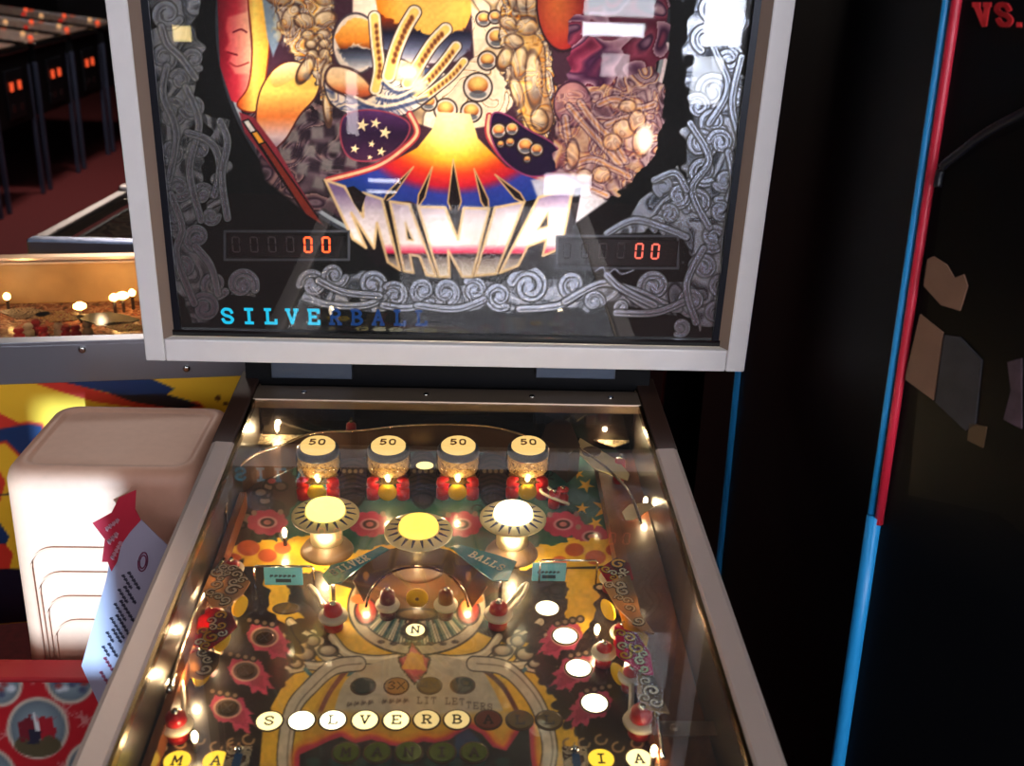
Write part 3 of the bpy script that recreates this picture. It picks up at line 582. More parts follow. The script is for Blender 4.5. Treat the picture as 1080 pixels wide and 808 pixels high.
    for pts in ([(600, 112), (620, 136), (640, 158), (654, 174)], [(612, 108), (626, 128), (648, 150), (660, 170)], [(596, 124), (600, 150), (608, 172)], [(632, 110), (650, 104), (672, 114), (690, 110)], [(640, 132), (664, 124), (684, 132)], [(600, 176), (624, 168), (648, 178), (664, 186)], [(590, 190), (616, 196), (640, 206)]):
        p.line(pts, 9, (70, 40, 60)); p.line(pts, 6.5, (206, 180, 180)); p.line(pts, 2, (226, 150, 70), alpha=.8)
    for (x, y, rx, ry) in ((658, 136, 12, 10), (672, 128, 9, 12), (646, 150, 10, 9), (676, 150, 9, 15), (634, 184, 10, 9), (616, 186, 9, 8), (604, 162, 7, 15), (662, 112, 9, 7)):
        p.ell(x, y, rx, ry, (250, 226, 190), (196, 120, 70), off=(0, -.3), pw=2, edge=(80, 50, 50))
    p.poly([(586, 100), (690, 84), (700, 130), (660, 200), (596, 210)], chromef(11, 71, [(0, (50, 26, 46)), (.12, (150, 110, 120)), (.3, (226, 196, 190)), (.45, (240, 190, 130)), (.58, (160, 90, 90)), (.7, (70, 40, 64)), (.85, (196, 170, 180)), (1, (120, 90, 110))]), alpha=.4, jag=3, soft=4)
    p.ell(680, 146, 8, 14, (255, 250, 232), soft=5)  # another lamp hot spot painted as a soft white spot
    p.poly([(560, 190), (590, 184), (620, 200), (640, 212), (606, 236), (592, 226), (566, 206)], (206, 206, 224), soft=3, alpha=.9)  # pale patch paints window glare into the print
    # spiky lettering M A N I A on a curved band
    band = [(340, 190), (376, 206), (432, 216), (480, 222), (540, 216), (590, 204), (614, 196), (606, 240), (590, 268), (560, 284), (500, 294), (440, 292), (394, 278), (366, 240)]
    p.poly(band, (16, 10, 16), soft=1.5)
    chrome_ = grad(200, 292, [(0, (110, 90, 140)), (.3, (214, 206, 222)), (.62, (236, 232, 236)), (.72, (214, 30, 80)), (.75, (16, 10, 22)), (.8, (120, 112, 110)), (1, (236, 230, 222))])
    GL = (214, 186, 140)
    GM = [(0, 0), (.34, 0), (.5, .42), (.66, 0), (1, 0), (1, 1), (.74, 1), (.76, .42), (.5, .9), (.26, .45), (.28, 1), (0, 1)]
    GA = [(0, 1), (.12, 0), (.88, 0), (1, 1), (.70, 1), (.66, .74), (.34, .74), (.30, 1)]
    GN = [(0, 0), (.38, 0), (.56, .46), (.64, 0), (1, 0), (1, 1), (.70, 1), (.36, .62), (.32, 1), (0, 1)]
    GI = [(0, 0), (1, 0), (1, 1), (0, 1)]
    def gmap(box, q):
        (x0, y0), (x1, y1), (x2, y2), (x3, y3) = box   # top-left, top-right, bottom-right, bottom-left
        return [((x0*(1-u)+x1*u)*(1-v)+(x3*(1-u)+x2*u)*v, (y0*(1-u)+y1*u)*(1-v)+(y3*(1-u)+y2*u)*v) for u, v in q]
    for G_, bx_, hole in ((GM, ((343, 190), (403, 210), (422, 285), (372, 252)), None), (GA, ((408, 212), (435, 216), (460, 292), (426, 286)), [(.40, .52), (.5, .28), (.60, .52)]),
                          (GN, ((441, 218), (516, 220), (498, 292), (463, 292)), None), (GI, ((522, 219), (553, 213), (523, 289), (501, 291)), None), (GA, ((562, 210), (610, 196), (592, 262), (527, 288)), [(.40, .52), (.5, .28), (.60, .52)])):
        p.poly(gmap(bx_, G_), chrome_, edge=GL, ew=2.0, soft=1.2)
        if hole: p.poly(gmap(bx_, hole), (16, 10, 16), edge=GL, ew=1.3)
    p.poly([(366, 198), (373, 196), (386, 206), (380, 224), (373, 214)], (20, 12, 14))
    # grey printed borders of the two score windows
    for a, c, d, e in ((236, 243, 369, 275), (586, 248, 716, 284)): p.poly([(a, c), (d, c), (d, e), (a, e)], (110, 116, 130), sil=.7); p.poly([(a+2, c+2), (d-2, c+2), (d-2, e-2), (a+2, e-2)], (6, 6, 8))
    p.line([(628, 286), (636, 282), (640, 290), (648, 284), (656, 289), (668, 285)], 1.6, (190, 200, 220), sil=1)   # painter's flourish
    p.c *= (1-.10*vnoise(X, Y, 3, 4))[:, None]
    return p
M_bgart = vcmat('backlit_print', .4, trans=True)
zs_ = np.concatenate([np.arange(.034, .462, .0011), np.linspace(.47, BH-.031, 12)])
def TBv(u, v): return OB+u[:, None]*BX+v[:, None]*BZ-.0225*BN
grid_mesh('backglass_print', np.arange(-BW+FW, BW-FW+1e-4, .0011), zs_, TBv, paint_backglass, M_bgart, BBX)
# score displays and lit letters
M_seg = emis('orange_red_digit', (255, 88, 40), 3.0); M_segw = emis('pale_red_digit', (255, 110, 90), 1.6)
M_disp = mat('display_window', (22, 14, 14), .2)
def digit0(m, cx, cz, w, h, t, d0, d1, mi):
    for (a, bq) in (((-w, .04*h), (-w, h)), ((w, .04*h), (w, h)), ((-w, -h), (-w, -.04*h)), ((w, -h), (w, -.04*h)), ((-w*.8, h), (w*.8, h)), ((-w*.8, -h), (w*.8, -h))):
        x0, z0, x1, z1 = cx+a[0], cz+a[1], cx+bq[0], cz+bq[1]
        if abs(x1-x0) < 1e-6: bbox_(m, x0-t, min(z0, z1)+t*.6, d0, x0+t, max(z0, z1)-t*.6, d1, mi)
        else: bbox_(m, min(x0, x1), z0-t, d0, max(x0, x1), z0+t, d1, mi)
for (a, c, d, e), zer, ms, dim in (((239, 246, 366, 272), ((325, 258), (344, 258)), M_seg, 4), ((589, 251, 713, 281), ((674, 264.5), (691, 265)), M_segw, 4)):
    x0, z1 = BG(a, c, .022); x1, z0 = BG(d, e, .022)
    m = MB(); bbox_(m, x0, z0, .0212, x1, z1, .0222)
    for q in zer:
        x, z = BG(*q, .022); digit0(m, x, z, .0042, .0092, .0011, .0208, .0213, 1)
    for k in range(dim):
        x, z = BG(zer[0][0]-19*(k+1), zer[0][1]-.2, .022); digit0(m, x, z, .0042, .0092, .0008, .0210, .0213, 2)
    m.build('score_display', [M_disp, ms, mat('unlit_digit', (44, 26, 26), .4)], BBX)
M_cy = emis('cyan_lit_letter', (20, 190, 225), 1.15); M_bl = emis('dim_blue_letter', (10, 60, 120), .8)
for k, ch in enumerate('SILVERBALL'):
    cx, cy = 240+k*22.7, 333+k*.25; x, z = BG(cx-5.8, cy+7, .022); x2, z2 = BG(cx+5.8, cy-7, .022)
    m = MB(); letter(m, ch, TB, x, z, x2-x, z2-z, .0036, 0, .0209, .0217); m.build('lit_letter', M_cy if k < 5 else M_bl, BBX)
# lamps standing behind the print
M_bulb = emis('small_bulb', (255, 226, 170), 14)
def plight(name, loc, e, col=(1, .76, .46), r=.004, parent=None):
    l = bpy.data.lights.new(name, 'POINT'); l.energy = e; l.color = col; l.shadow_soft_size = r
    o = bpy.data.objects.new(name, l); COL.objects.link(o)
    if parent: o.parent = parent; o.location = world_of(parent).inverted() @ Vector(loc)
    else: o.location = loc
    return o
for px, py, e in ((432, 74, 1.0), (292, 62, .9), (500, 10, .6), (400, 0, .5), (548, 90, .6), (684, 140, .9), (478, 140, .9), (390, 160, .5), (600, 220, 1.3), (470, 240, .7), (380, 245, .5), (250, 90, .4), (600, 60, .5), (550, 235, .8), (330, 160, .3)):
    x, z = BG(px, py, .06); plight('backbox_lamp', WB(x, z, .06), BACKB*e, (1, .86, .68), .006, BBX)

# ------------------------------------------------------------ playfield board and its printed art
b = MB(); b.box((-.2535, -.98, -.012), (.2535, .0605, -.0004), W); b.mi = [0]*6
PFB = b.build('playfield', mat('playfield_ply', (90, 70, 50), .5), PM)
def paint_playfield(X, Y):
    p = Paint(X, Y, (36, 30, 24)); INK = (20, 14, 12); CR = (214, 196, 160); YE = (230, 178, 50); PK = (176, 60, 90); TEAL = (50, 92, 84)
    n1 = vnoise(X, Y, 9, 1); n2 = vnoise(X, Y, 4, 2)
    # top: green-teal with dark engraved ornaments
    p.poly([(250, 448), (640, 448), (668, 520), (690, 590), (230, 590), (236, 520)], TEAL)
    for i in range(60):
        x = 300+rng.rand()*340; y = 450+rng.rand()*90; r = 4+rng.rand()*7; a = rng.rand()*6
        p.line([(x+r*cos(a+t)*(1-.1*t), y+r*.7*sin(a+t)*(1-.1*t)) for t in np.linspace(0, 4.5, 7)], 1.5, (24, 26, 24), alpha=.8)
    for x in (372, 446, 520):
        p.ell(x, 505, 16, 30, (64, 50, 40), edge=INK)
        for k in range(9): p.line([(x-13, 484+k*5), (x, 480+k*5), (x+13, 484+k*5)], 1.6, (24, 18, 16)); 
        for k in range(4): p.ell(x-9+k*6, 497, 2.2, 2.2, (170, 150, 110))
    p.poly([(232, 500), (300, 480), (320, 520), (296, 560), (240, 590), (228, 560)], (60, 44, 40), jag=4)
    for k in range(18):
        x = 240+rng.rand()*60; y = 495+rng.rand()*70; p.ell(x, y, 5+rng.rand()*6, 3+rng.rand()*4, [(120, 104, 88), (150, 60, 60), (90, 80, 70), (30, 24, 24)][k % 4], edge=INK)
    # pink four-lobed creatures below the lit caps
    for x, y in ((282, 551), (390, 553), (487, 553), (594, 553), (624, 566)):
        for k in range(9):
            a = k*2*pi/9; p.ell(x+15*cos(a), y+9*sin(a), 7, 5, PK)
        p.ell(x, y, 15, 10, PK); p.ell(x, y, 9, 5.5, (60, 36, 40), edge=(200, 140, 150)); p.ell(x, y, 4, 2.6, (190, 120, 120)); p.ell(x-14, y-10, 3, 3, (150, 120, 110)); p.ell(x+14, y-11, 3, 3, (150, 120, 110))
    # ochre field with orange blobs
    p.poly([(232, 576), (330, 566), (372, 584), (400, 574), (480, 578), (520, 584), (600, 570), (672, 566), (700, 620), (640, 640), (560, 600), (470, 592), (400, 592), (330, 604), (240, 620)], YE, jag=3)
    for x, y, r in ((262, 578, 12), (282, 586, 10), (298, 578, 9), (246, 590, 9), (606, 580, 10), (628, 588, 11), (648, 580, 9), (590, 592, 8)): p.ell(x, y, r, r*.7, (188, 84, 44))
    # gold stars on green at the right
    p.poly([(584, 470), (640, 480), (690, 560), (640, 560), (590, 520)], (44, 96, 88))
    for x, y, r, a in ((640, 536, 17, .2), (618, 512, 10, .5), (600, 492, 7, 0), (628, 552, 9, .8), (652, 514, 6, .4), (614, 536, 8, .1), (610, 500, 7, .9)):
        p.poly([(x+(r if k % 2 == 0 else r*.36)*cos(-pi/2+a+k*pi/5), y+(r if k % 2 == 0 else r*.36)*.8*sin(-pi/2+a+k*pi/5)) for k in range(10)], (226, 170, 50), soft=.8)
    # lower body: black side lands, ochre middle
    p.poly([(200, 600), (300, 596), (360, 640), (360, 720), (320, 830), (100, 830), (160, 700)], (28, 20, 18))
    p.poly([(560, 600), (660, 596), (700, 700), (740, 830), (560, 830), (540, 720)], (28, 20, 18))
    p.poly([(318, 606), (346, 600), (330, 640), (352, 676), (300, 720), (278, 760), (272, 830), (620, 830), (606, 760), (560, 706), (548, 676), (590, 636), (598, 600), (640, 600), (600, 650), (560, 690), (440, 640)], YE, jag=0)
    p.poly([(280, 604), (322, 600), (334, 640), (300, 660), (284, 640)], YE, jag=5); p.poly([(590, 604), (640, 606), (620, 664), (590, 690), (566, 650)], YE, jag=5)
    p.poly([(300, 606), (338, 602), (352, 650), (330, 664), (306, 640)], (40, 26, 22), jag=3); p.poly([(566, 610), (600, 612), (596, 668), (560, 660)], (40, 26, 22), jag=3)
    # grey swirls and limbs either side of the ring
    def limb(pts, w=8, c=CR):
        p.line(pts, w+2.5, INK); p.line(pts, w, c); p.line([(x-1, y-w*.18) for x, y in pts], w*.3, (238, 226, 196))
    for sx in (-1, 1):
        q = lambda x, y: (438+sx*(438-x), y)
        for pts in ([(286, 664), (300, 682), (318, 688), (330, 700)], [(296, 690), (318, 700), (342, 702), (366, 690)], [(330, 668), (340, 690), (360, 698), (388, 700)], [(350, 672), (366, 690), (392, 696), (420, 694)], [(290, 674), (286, 694), (300, 706), (318, 704)], [(306, 656), (320, 668), (338, 676)]):
            limb([q(*a) for a in pts])
        for x, y, rx, ry in ((306, 674, 12, 9), (322, 690, 10, 7), (296, 688, 8, 8), (346, 686, 10, 6), (330, 676, 7, 6), (312, 700, 7, 5)):
            a = q(x, y); p.ell(*a, rx, ry, (222, 206, 172), (130, 110, 90), off=(-.2, -.4), edge=INK)
        for pts in ([(322, 706), (334, 716), (346, 712)], [(352, 704), (362, 712), (376, 708)]): p.line([q(*a) for a in pts], 4, (60, 110, 120))
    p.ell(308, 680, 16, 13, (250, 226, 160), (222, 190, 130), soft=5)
    # cream dome with ochre and red flanks
    p.poly([(352, 742), (366, 716), (392, 700), (440, 690), (486, 696), (518, 712), (534, 742), (520, 752), (440, 758), (366, 752)], (186, 170, 146), sm=True)
    p.poly([(330, 750), (350, 716), (370, 704), (358, 730), (346, 770)], (214, 160, 44)); p.line([(366, 706), (348, 730), (336, 756), (330, 780)], 5, (120, 50, 40))
    p.poly([(508, 704), (534, 722), (550, 760), (540, 770), (524, 734)], (214, 160, 44)); p.line([(510, 706), (530, 724), (546, 752), (556, 780)], 5, (80, 34, 30))
    for pts in ([(378, 700), (352, 704), (330, 722), (308, 750), (300, 800), (306, 830)], [(500, 700), (530, 704), (552, 722), (570, 750), (580, 790), (572, 830)]):
        p.line(pts, 17, INK); p.line(pts, 14.5, (206, 190, 164)); 
        p.line([(x+3, y) for x, y in pts], 1.4, (120, 104, 90))
    # pink fiery creatures beside the lamp columns
    for sx, C_ in ((1, ((279, 672), (259, 708), (240, 747))), (-1, ((596, 671), (610, 705), (627, 742)))):
        for x, y in C_:
            q = lambda dx, dy: (x+sx*dx, y+dy)
            for k in range(8):
                a = -.3+k*.36; p.ell(x+sx*34*cos(a), y+26*sin(a), 12, 6, (20, 14, 14), rot=sx*a)
            p.poly([q(-19, -2), q(-14, -13), q(4, -17), q(16, -10), q(20, 0), q(28, 6), q(22, 8), q(32, 20), q(22, 16), q(24, 28), q(14, 20), q(8, 25), q(4, 15), q(-10, 14)], PK, jag=1.2)
            p.poly([q(-4, 2), q(18, 4), q(22, 20), q(8, 16)], (110, 26, 50), alpha=.5, jag=2)
            for k in range(4): a = q(-16+k*8, -18+k*1.5); p.ell(*a, 3.6, 3.2, (140, 120, 96), edge=INK)
            p.ell(x, y, 14, 10, (60, 50, 44), edge=(190, 150, 130))
    # ring of the centre horseshoe
    p.ell(440, 640, 74, 52, INK); p.ell(440, 640, 72, 50, (176, 160, 136)); p.ell(440, 638, 63, 43, (24, 22, 20))
    p.poly([(380, 596), (500, 596), (508, 630), (440, 648), (374, 630)], (96, 66, 40), soft=3)
    for k in range(46):
        a = radians(20+k*140/45); x, y = 440+60*cos(a), 638+41*sin(a); l = 12+8*rng.rand()
        p.line([(x, y), (x-l*cos(a)*1.1, y-l*sin(a)*1.1-4)], 2.4, [(206, 196, 168), (120, 140, 120), (30, 84, 84), (186, 176, 150)][k % 4], sm=False)
    for sx in (-1, 1):
        x = 440+sx*54; p.ell(x, 645, 12, 14, (206, 70, 44), (130, 30, 30), edge=INK); p.ell(x-2, 641, 6, 8, (236, 150, 70)); p.ell(x+sx*6, 632, 10, 5, (190, 90, 40))
    for k in range(7): p.ell(402+k*13-(0), 678+(-1 if k in (0, 6) else 1), 4, 2, (60, 46, 40))
    p.ell(440, 648, 24, 6, (120, 96, 60), edge=INK)
    # little flame emblem above the letter row
    for k, c in enumerate(((150, 50, 60), (196, 80, 84), (214, 150, 60))):
        s = 1-.3*k; p.poly([(438, 722-8*k), (424*1, 706), (420+4*k, 694), (430, 690), (434, 676+6*k), (444, 690), (454-4*k, 694), (450, 708)], c, jag=1, edge=INK if k == 0 else None)
    p.ell(437, 666, 15, 10, (30, 24, 20))
    p.poly([(322, 752), (366, 750), (440, 756), (520, 750), (552, 752), (556, 790), (520, 800), (330, 800), (318, 780)], grad(750, 800, [(0, (206, 170, 110)), (.3, (216, 160, 50)), (1, (214, 140, 40))]), soft=6)
    # lower black cloud glowing orange at its rim
    cl = [(316, 830), (316, 796), (334, 788), (346, 782), (360, 777), (374, 784), (392, 780), (410, 786), (428, 788), (446, 782), (460, 784), (474, 780), (484, 774), (496, 768), (508, 774), (520, 788), (534, 792), (545, 776), (552, 764), (558, 768), (560, 800), (566, 830)]
    p.line(cl, 16, (226, 120, 40), soft=8); p.line(cl, 9, (190, 50, 70), soft=4); p.poly(cl, (26, 28, 26), sm=False); p.poly([(480, 776), (494, 768), (506, 780), (512, 800), (478, 798)], (30, 60, 90), soft=4)
    for k in range(9): p.ell(330+k*25, 804, 8, 5, (34, 62, 56), soft=3)
    # arc of small lettering
    t = '~~~~ ~~~~ LIT LETTERS'
    for k, ch in enumerate(t):
        x = 366+k*7.4; y = 744+((k-10)/10.)**2*4-2 + (3 if k > 16 else 0)
        if ch != ' ': p.text(ch, x, y, 5.2, 6.5, 1.0, (84, 66, 56))
    # outer lanes: mottled colour around left and right post groups
    for (x0, x1, y0, y1) in ((206, 262, 596, 720), (628, 690, 596, 740)):
        for k in range(46):
            x = x0+rng.rand()*(x1-x0); y = y0+rng.rand()*(y1-y0); x -= (y-600)*.22*(1 if x0 < 400 else -1)
            p.ell(x, y, 3+rng.rand()*6, 2+rng.rand()*4, [(196, 40, 60), (222, 200, 160), (222, 170, 50), (40, 26, 24), (120, 96, 70)][k % 5], rot=rng.rand()*3, edge=INK)
    for k in range(14):     # scroll ornaments around the lowest lamps
        x = [170, 190, 210, 228, 246, 262, 246, 616, 634, 652, 672, 690, 700, 600][k]; y = 788-(k % 3)*4
        p.line([(x+6*cos(a), y+5*sin(a)) for a in np.linspace(0, 4.6, 8)], 2.2, (150, 120, 84))
    # shooter lane wood on the far right is bare
    q = [PF_pix(.196, s) for s in (-.58, -.4, -.2, 0, .05)]; r_ = [PF_pix(.2535, s) for s in (.05, -.2, -.58)]
    p.poly(q+r_, (104, 60, 36), soft=1)
    g = vnoise(X*.6+Y*.2, Y*.12, 1.8, 7); p.c = p.c*(1.12-.10*n2-.08*n1)[:, None]
    return p
def PF_pix(x, s, h=0):
    a, b_ = proj(np.array([W(x, s, h)])); return float(a[0]), float(b_[0])
M_pfart = vcmat('playfield_print', .3, .5)
ss = np.concatenate([np.linspace(-.98, -.56, 24), np.arange(-.555, .0601, .00105)])
grid_mesh('playfield_print', np.arange(-.2534, .2535, .00105), ss, lambda u, v: OG+u[:, None]*XA+v[:, None]*SA+(-DP)*NA, paint_playfield, M_pfart, PFB)

# ------------------------------------------------------------ inserts (round lamp windows in the board)
WARM = (255, 214, 130)
M_lit = emis('lit_insert', (255, 232, 160), 2.2); M_lit2 = emis('bright_insert', (255, 244, 205), 4.0); M_yl = emis('yellow_lit_insert', (255, 208, 60), 1.5)
M_ink = mat('insert_ink', (44, 26, 12), .5); M_ring = mat('insert_rim', (70, 46, 24), .4); M_unl = mat('unlit_insert', (104, 84, 56), .25, coat=.5); M_unlg = mat('unlit_green_insert', (84, 96, 36), .25, coat=.5)
M_unld = mat('dark_green_insert', (44, 56, 48), .25, coat=.5)
def insert(px, py, m, ch=None, r=.0118, ry=None, ink=None, rim=True, lt=.0018):
    x, s = PF(px, py); b = MB()
    T = lambda X, Y, h: W(x+X, s+Y*(ry or r)/r, h)
    b.lathe([(r*1.16, 0), (r*1.16, .0004), (r, .0006), (r*.98, .0006)], T, 28, 1, False); b.lathe([(r, .0004), (r, .0009), (r*.96, .0011)], T, 28, 0, False)
    if ch:
        for k, c in enumerate(ch): letter(b, c, lambda X, Y, h: W(X, Y, h), x-.0045*len(ch)+.009*k, s-.0052, .009, .0104, lt, 2, .0011, .0013)
    return b.build('insert', [m, M_ring, ink or M_ink], PFB)
for k, ch in enumerate('SILVERBALL'):
    px = (284, 318, 351, 385, 418, 450, 482, 515, 548, 579)[k]; py = (761, 760.5, 760, 760, 760, 759.5, 759.5, 759.5, 760, 760)[k]
    insert(px, py, M_lit2 if k in (1, 2) else (M_lit if k in (0, 3, 4) else (emis('softly_lit_insert', (250, 214, 140), 1.0) if k in (5, 6) else (mat('unlit_red_insert', (110, 50, 36), .3) if k == 7 else M_unl))), None if k == 1 else ch)
for ch, px in zip('MANIA', (365, 398, 431, 466, 500)): insert(px, 794, M_unlg, ch)
insert(383, 724, M_unld, r=.011); insert(418, 724, mat('unlit_amber_insert', (150, 110, 60), .3), '3X', r=.011, lt=.0012); insert(453, 723.5, M_unl, '4X', r=.011, lt=.0012); insert(488, 723, M_unld, r=.011)
for q in ((577, 642), (596, 671), (610, 705), (627, 742)): insert(*q, M_lit2, r=.0125)
for q in ((279, 673), (259, 708), (240, 747)): insert(*q, mat('umber_insert', (66, 54, 42), .25, coat=.5), 'X', r=.0088, lt=.001)
insert(438, 665, M_lit, 'N', r=.0098); insert(448, 491.5, emis('pale_lit_insert', (255, 232, 150), 1.8), r=.0115, ry=.010)
insert(187, 803, M_yl, 'M', r=.0118); insert(228, 803, M_yl, 'A', r=.0118); insert(634, 801, M_yl, 'I', r=.0118); insert(674, 801, M_lit, 'A', r=.0118); insert(302, 642, M_unl, r=.013, ry=.009)

# ------------------------------------------------------------ lamps, bumpers, caps, posts
M_cream = mat('cream_plastic', (226, 210, 170), .35, coat=.3); M_blue = mat('navy_ring', (20, 36, 66), .3, coat=.4); M_red = mat('red_post_plastic', (176, 22, 30), .3, coat=.3)
M_dred = mat('dark_red_post_plastic', (96, 20, 24), .3, coat=.3); M_rub = mat('white_rubber', (206, 190, 166), .55); M_yel = mat('yellow_target', (236, 190, 30), .4)
M_capcol = emis('lit_yellow_cap', (255, 206, 84), 2.1); M_caphot = emis('hot_white_cap', (255, 238, 190), 7); M_capmid = emis('bright_yellow_cap', (255, 224, 110), 3.2)
M_fifty = emis('peach_lit_cap', (255, 206, 124), 1.25); M_brn = mat('cap_number_ink', (120, 66, 20), .5)
M_clr = glassmat('clear_plastic', 1.5, (252, 244, 226), .05, .06)
def on(px, py, h):                    # upright frame standing on the board where the pixel at height h lies
    x, s = PF(px, py, h); return x, s, (lambda X, Y, H: W(x+X, s+Y, H))
for px, py, mc, e in ((343, 534, M_capmid, 1.6), (441.5, 551.5, M_capcol, 1.2), (541.5, 537.5, M_caphot, 2.4)):
    x, s, T = on(px, py, .060)
    r = empty('pop_bumper', W(x, s, 0)); r.parent = PM; r.location = world_of(PM).inverted() @ Vector(W(x, s, 0))
    b = MB(); b.lathe([(.031, 0), (.029, .003), (.027, .006), (.021, .009), (.019, .014)], T, 32); b.build('base_ring', mat('dusty_skirt', (112, 88, 64), .45), r)
    b = MB(); b.lathe([(.0185, .012), (.0185, .046)], T, 28); b.build('body', M_cream, r)
    b = MB(); b.lathe([(.020, .040), (.036, .0455), (.0385, .0475), (.0385, .049), (.036, .0495), (.0225, .0525)], T, 40); b.build('skirt_cap', M_cream, r)
    for k in range(18):                 # printed blue rays on the cap
        a = 2*pi*k/18; b = MB(); q = lambda rr, w: (rr*cos(a)-w*sin(a), rr*sin(a)+w*cos(a))
        if sin(a) > .8: continue
        P = [(.0240, -.0019), (.0240, .0019), (.0350, .0005), (.0350, -.0005)]; vs = []
        for hh in (.0, .0005):
            for rr, w in P: u, v = q(rr, w); z = .0525-(rr-.0225)/.0135*.003; vs.append(T(u, v, z+hh))
        b.add(vs, [(0, 1, 2, 3), (7, 6, 5, 4), (0, 4, 5, 1), (1, 5, 6, 2), (2, 6, 7, 3), (3, 7, 4, 0)]); b.build('ray', mat('ray_blue', (40, 50, 110), .4), r)
    b = MB(); b.lathe([(.0222, .0525), (.0222, .057), (.0205, .0605), (.014, .0625), (.004, .063)], T, 36); b.build('dome', mc, r)
    plight('bumper_lamp', T(0, -.030, .030), BULB*e*.7, (1, .76, .44), .004, PM)
for k, px in enumerate((335, 409.5, 483.5, 557.5)):
    py = 467.5; x, s, T = on(px, py, .070)
    s = min(s, .024); T = (lambda x, s: (lambda X, Y, H: W(x+X, s+Y, H)))(x, s)
    r = empty('lit_saucer', (0, 0, 0)); r.parent = PM; r.location = world_of(PM).inverted() @ Vector(T(0, 0, 0))
    b = MB(); b.lathe([(.0215, .064), (.0215, .068), (.019, .0705), (.008, .0715)], T, 32)
    for j, ch in enumerate('50'): letter(b, ch, T, -.0105+j*.0115, -.006, .0085, .0125, .002, 1, .0712, .0722)
    b.build('cap', [M_fifty, M_brn], r)
    b = MB(); b.lathe([(.0235, .054), (.0262, .056), (.0262, .0625), (.0238, .0645), (.0212, .0648)], T, 32); b.build('navy_ring', M_blue, r)
    b = MB(); b.lathe([(.0275, .026), (.0280, .053), (.0215, .0538)], T, 32); o = b.build('clear_body', M_clr, r)
    b = MB(); b.lathe([(.0250, .034), (.0255, .0515), (.018, .0518)], T, 32); b.build('etched_shade', ornmat('etched_shade', (150, 116, 70), (190, 160, 100), (230, 200, 140), 90, .5), r)
    for sx in (-1, 1):
        b = MB(); b.lathe([(.0085, 0), (.0085, .012), (.0065, .014), (.0065, .016), (.0085, .018), (.0075, .026), (.003, .028)], lambda X, Y, H: T(sx*.0185+X, -.014+Y, H), 18); b.build('red_post', M_red, r)
    b = MB(); b.lathe([(.0118, 0), (.0118, .002), (.004, .0026)], lambda X, Y, H: T(X, -.024-H, .014+Y), 26); b.build('yellow_target', M_yel, r)
    b = MB(); b.lathe([(.0028, .020), (.0032, .028), (.001, .031)], lambda X, Y, H: T(X, -.012+Y, H), 10); b.build('bulb', M_bulb, r)
    plight('saucer_lamp', T(0, -.024, .034), BULB*1.1, (1, .74, .44), .004, PM)
plight('top_lane_lamp', W(PF(330, 497, .02)[0], PF(330, 497, .02)[1], .02), BULB*1.5, (1, .8, .55), .004, PM)
def bulb(px, py, h, e=1, m=None, r=.003):
    x, s, T = on(px, py, h); b = MB(); b.lathe([(r*.6, h-.008), (r, h-.003), (r, h), (r*.6, h+.003), (r*.2, h+.004)], T, 12); b.lathe([(.0022, .0), (.0022, h-.008)], T, 10, 1)
    o = b.build('lamp_bulb', [M_bulb if m is None else m, M_cab], PM); plight('playfield_lamp', T(0, -.008, h), BULB*e, (1, .72, .40), .004, PM); return o
for q in ((351, 610, .030, 1.3), (528, 606, .030, 1.3), (183, 712, .022, 1.3), (205, 705, .022, 1.1), (232, 618, .022, 1.6), (664, 640, .026, 2.2), (662, 700, .022, 2.4), (212, 660, .02, 1.4), (630, 662, .02, .5), (690, 492, .030, .9), (681, 527, .018, .7), (292, 449, .028, 2.2), (638, 453, .028, 2.2), (345, 438, .026, 1.3), (598, 441, .026, 1.3), (222, 664, .022, .6), (300, 560, .02, .6), (205, 775, .02, .6), (690, 790, .02, .7), (480, 700, .02, .0)):
    if q[3]: bulb(*q)
def post(px, py, m=None, rub=True, hh=.030, r=.0085):    # px,py = foot of the post
    x, s, T = on(px, py, 0); g = MB(); g.lathe([(r, 0), (r*1.0, .010), (r*.75, .012), (r*.75, .018), (r, .020), (r*.9, hh-.003), (r*.4, hh)], T, 20)
    o = g.build('post', m or M_red, PM)
    if rub: g = MB(); g.lathe([(r*.78, .0118), (r*1.45, .0130), (r*1.55, .0155), (r*1.45, .0178), (r*.78, .0185)], T, 24); g.build('rubber_ring', M_rub, o)
    g = MB(); g.lathe([(r*.35, hh-.001), (r*.35, hh+.002), (r*.2, hh+.004)], T, 10); g.build('post_screw', M_chrome, o)
for q in ((352, 662), (525, 660)): post(*q, r=.010)
post(188, 778, r=.0098); post(674, 774, r=.0108, hh=.032)
for q in ((409, 650), (470, 650)): post(*q, m=M_dred, hh=.034)
for q in ((233, 622), (226, 662), (213, 706), (246, 612)): post(*q, m=M_red, hh=.026)
for q in ((643, 622), (655, 680), (664, 726), (636, 700)): post(*q, m=M_red, hh=.026)
for q in ((371, 470), (565, 468), (652, 508)): post(*q, rub=False, hh=.036, r=.0075)
for q in ((584, 534), (593, 530)): post(*q, rub=False, hh=.02, r=.0075)
def rubber(pts, h=.0155, r=.0026, m=None, name='rubber_band'):
    g = MB(); P = [PF(*q, h) for q in pts]; g.tube([W(a[0], a[1], h) for a in smooth(P, 5)], r, 8); g.build(name, m or M_rub, PM)
rubber([(340, 640), (334, 625), (326, 618), (338, 632), (352, 650)]); rubber([(531, 643), (548, 622), (556, 616), (550, 630), (530, 652)]); rubber([(583, 518), (574, 512), (572, 520), (600, 532)], r=.002)
for cx, w in ((185, 1), (674, -1)):   # long loops round the slingshot-side posts
    rubber([(cx-9, 762), (cx-8, 735), (cx+4*w-2, 712), (cx+8, 730), (cx+9, 762)], h=.015)
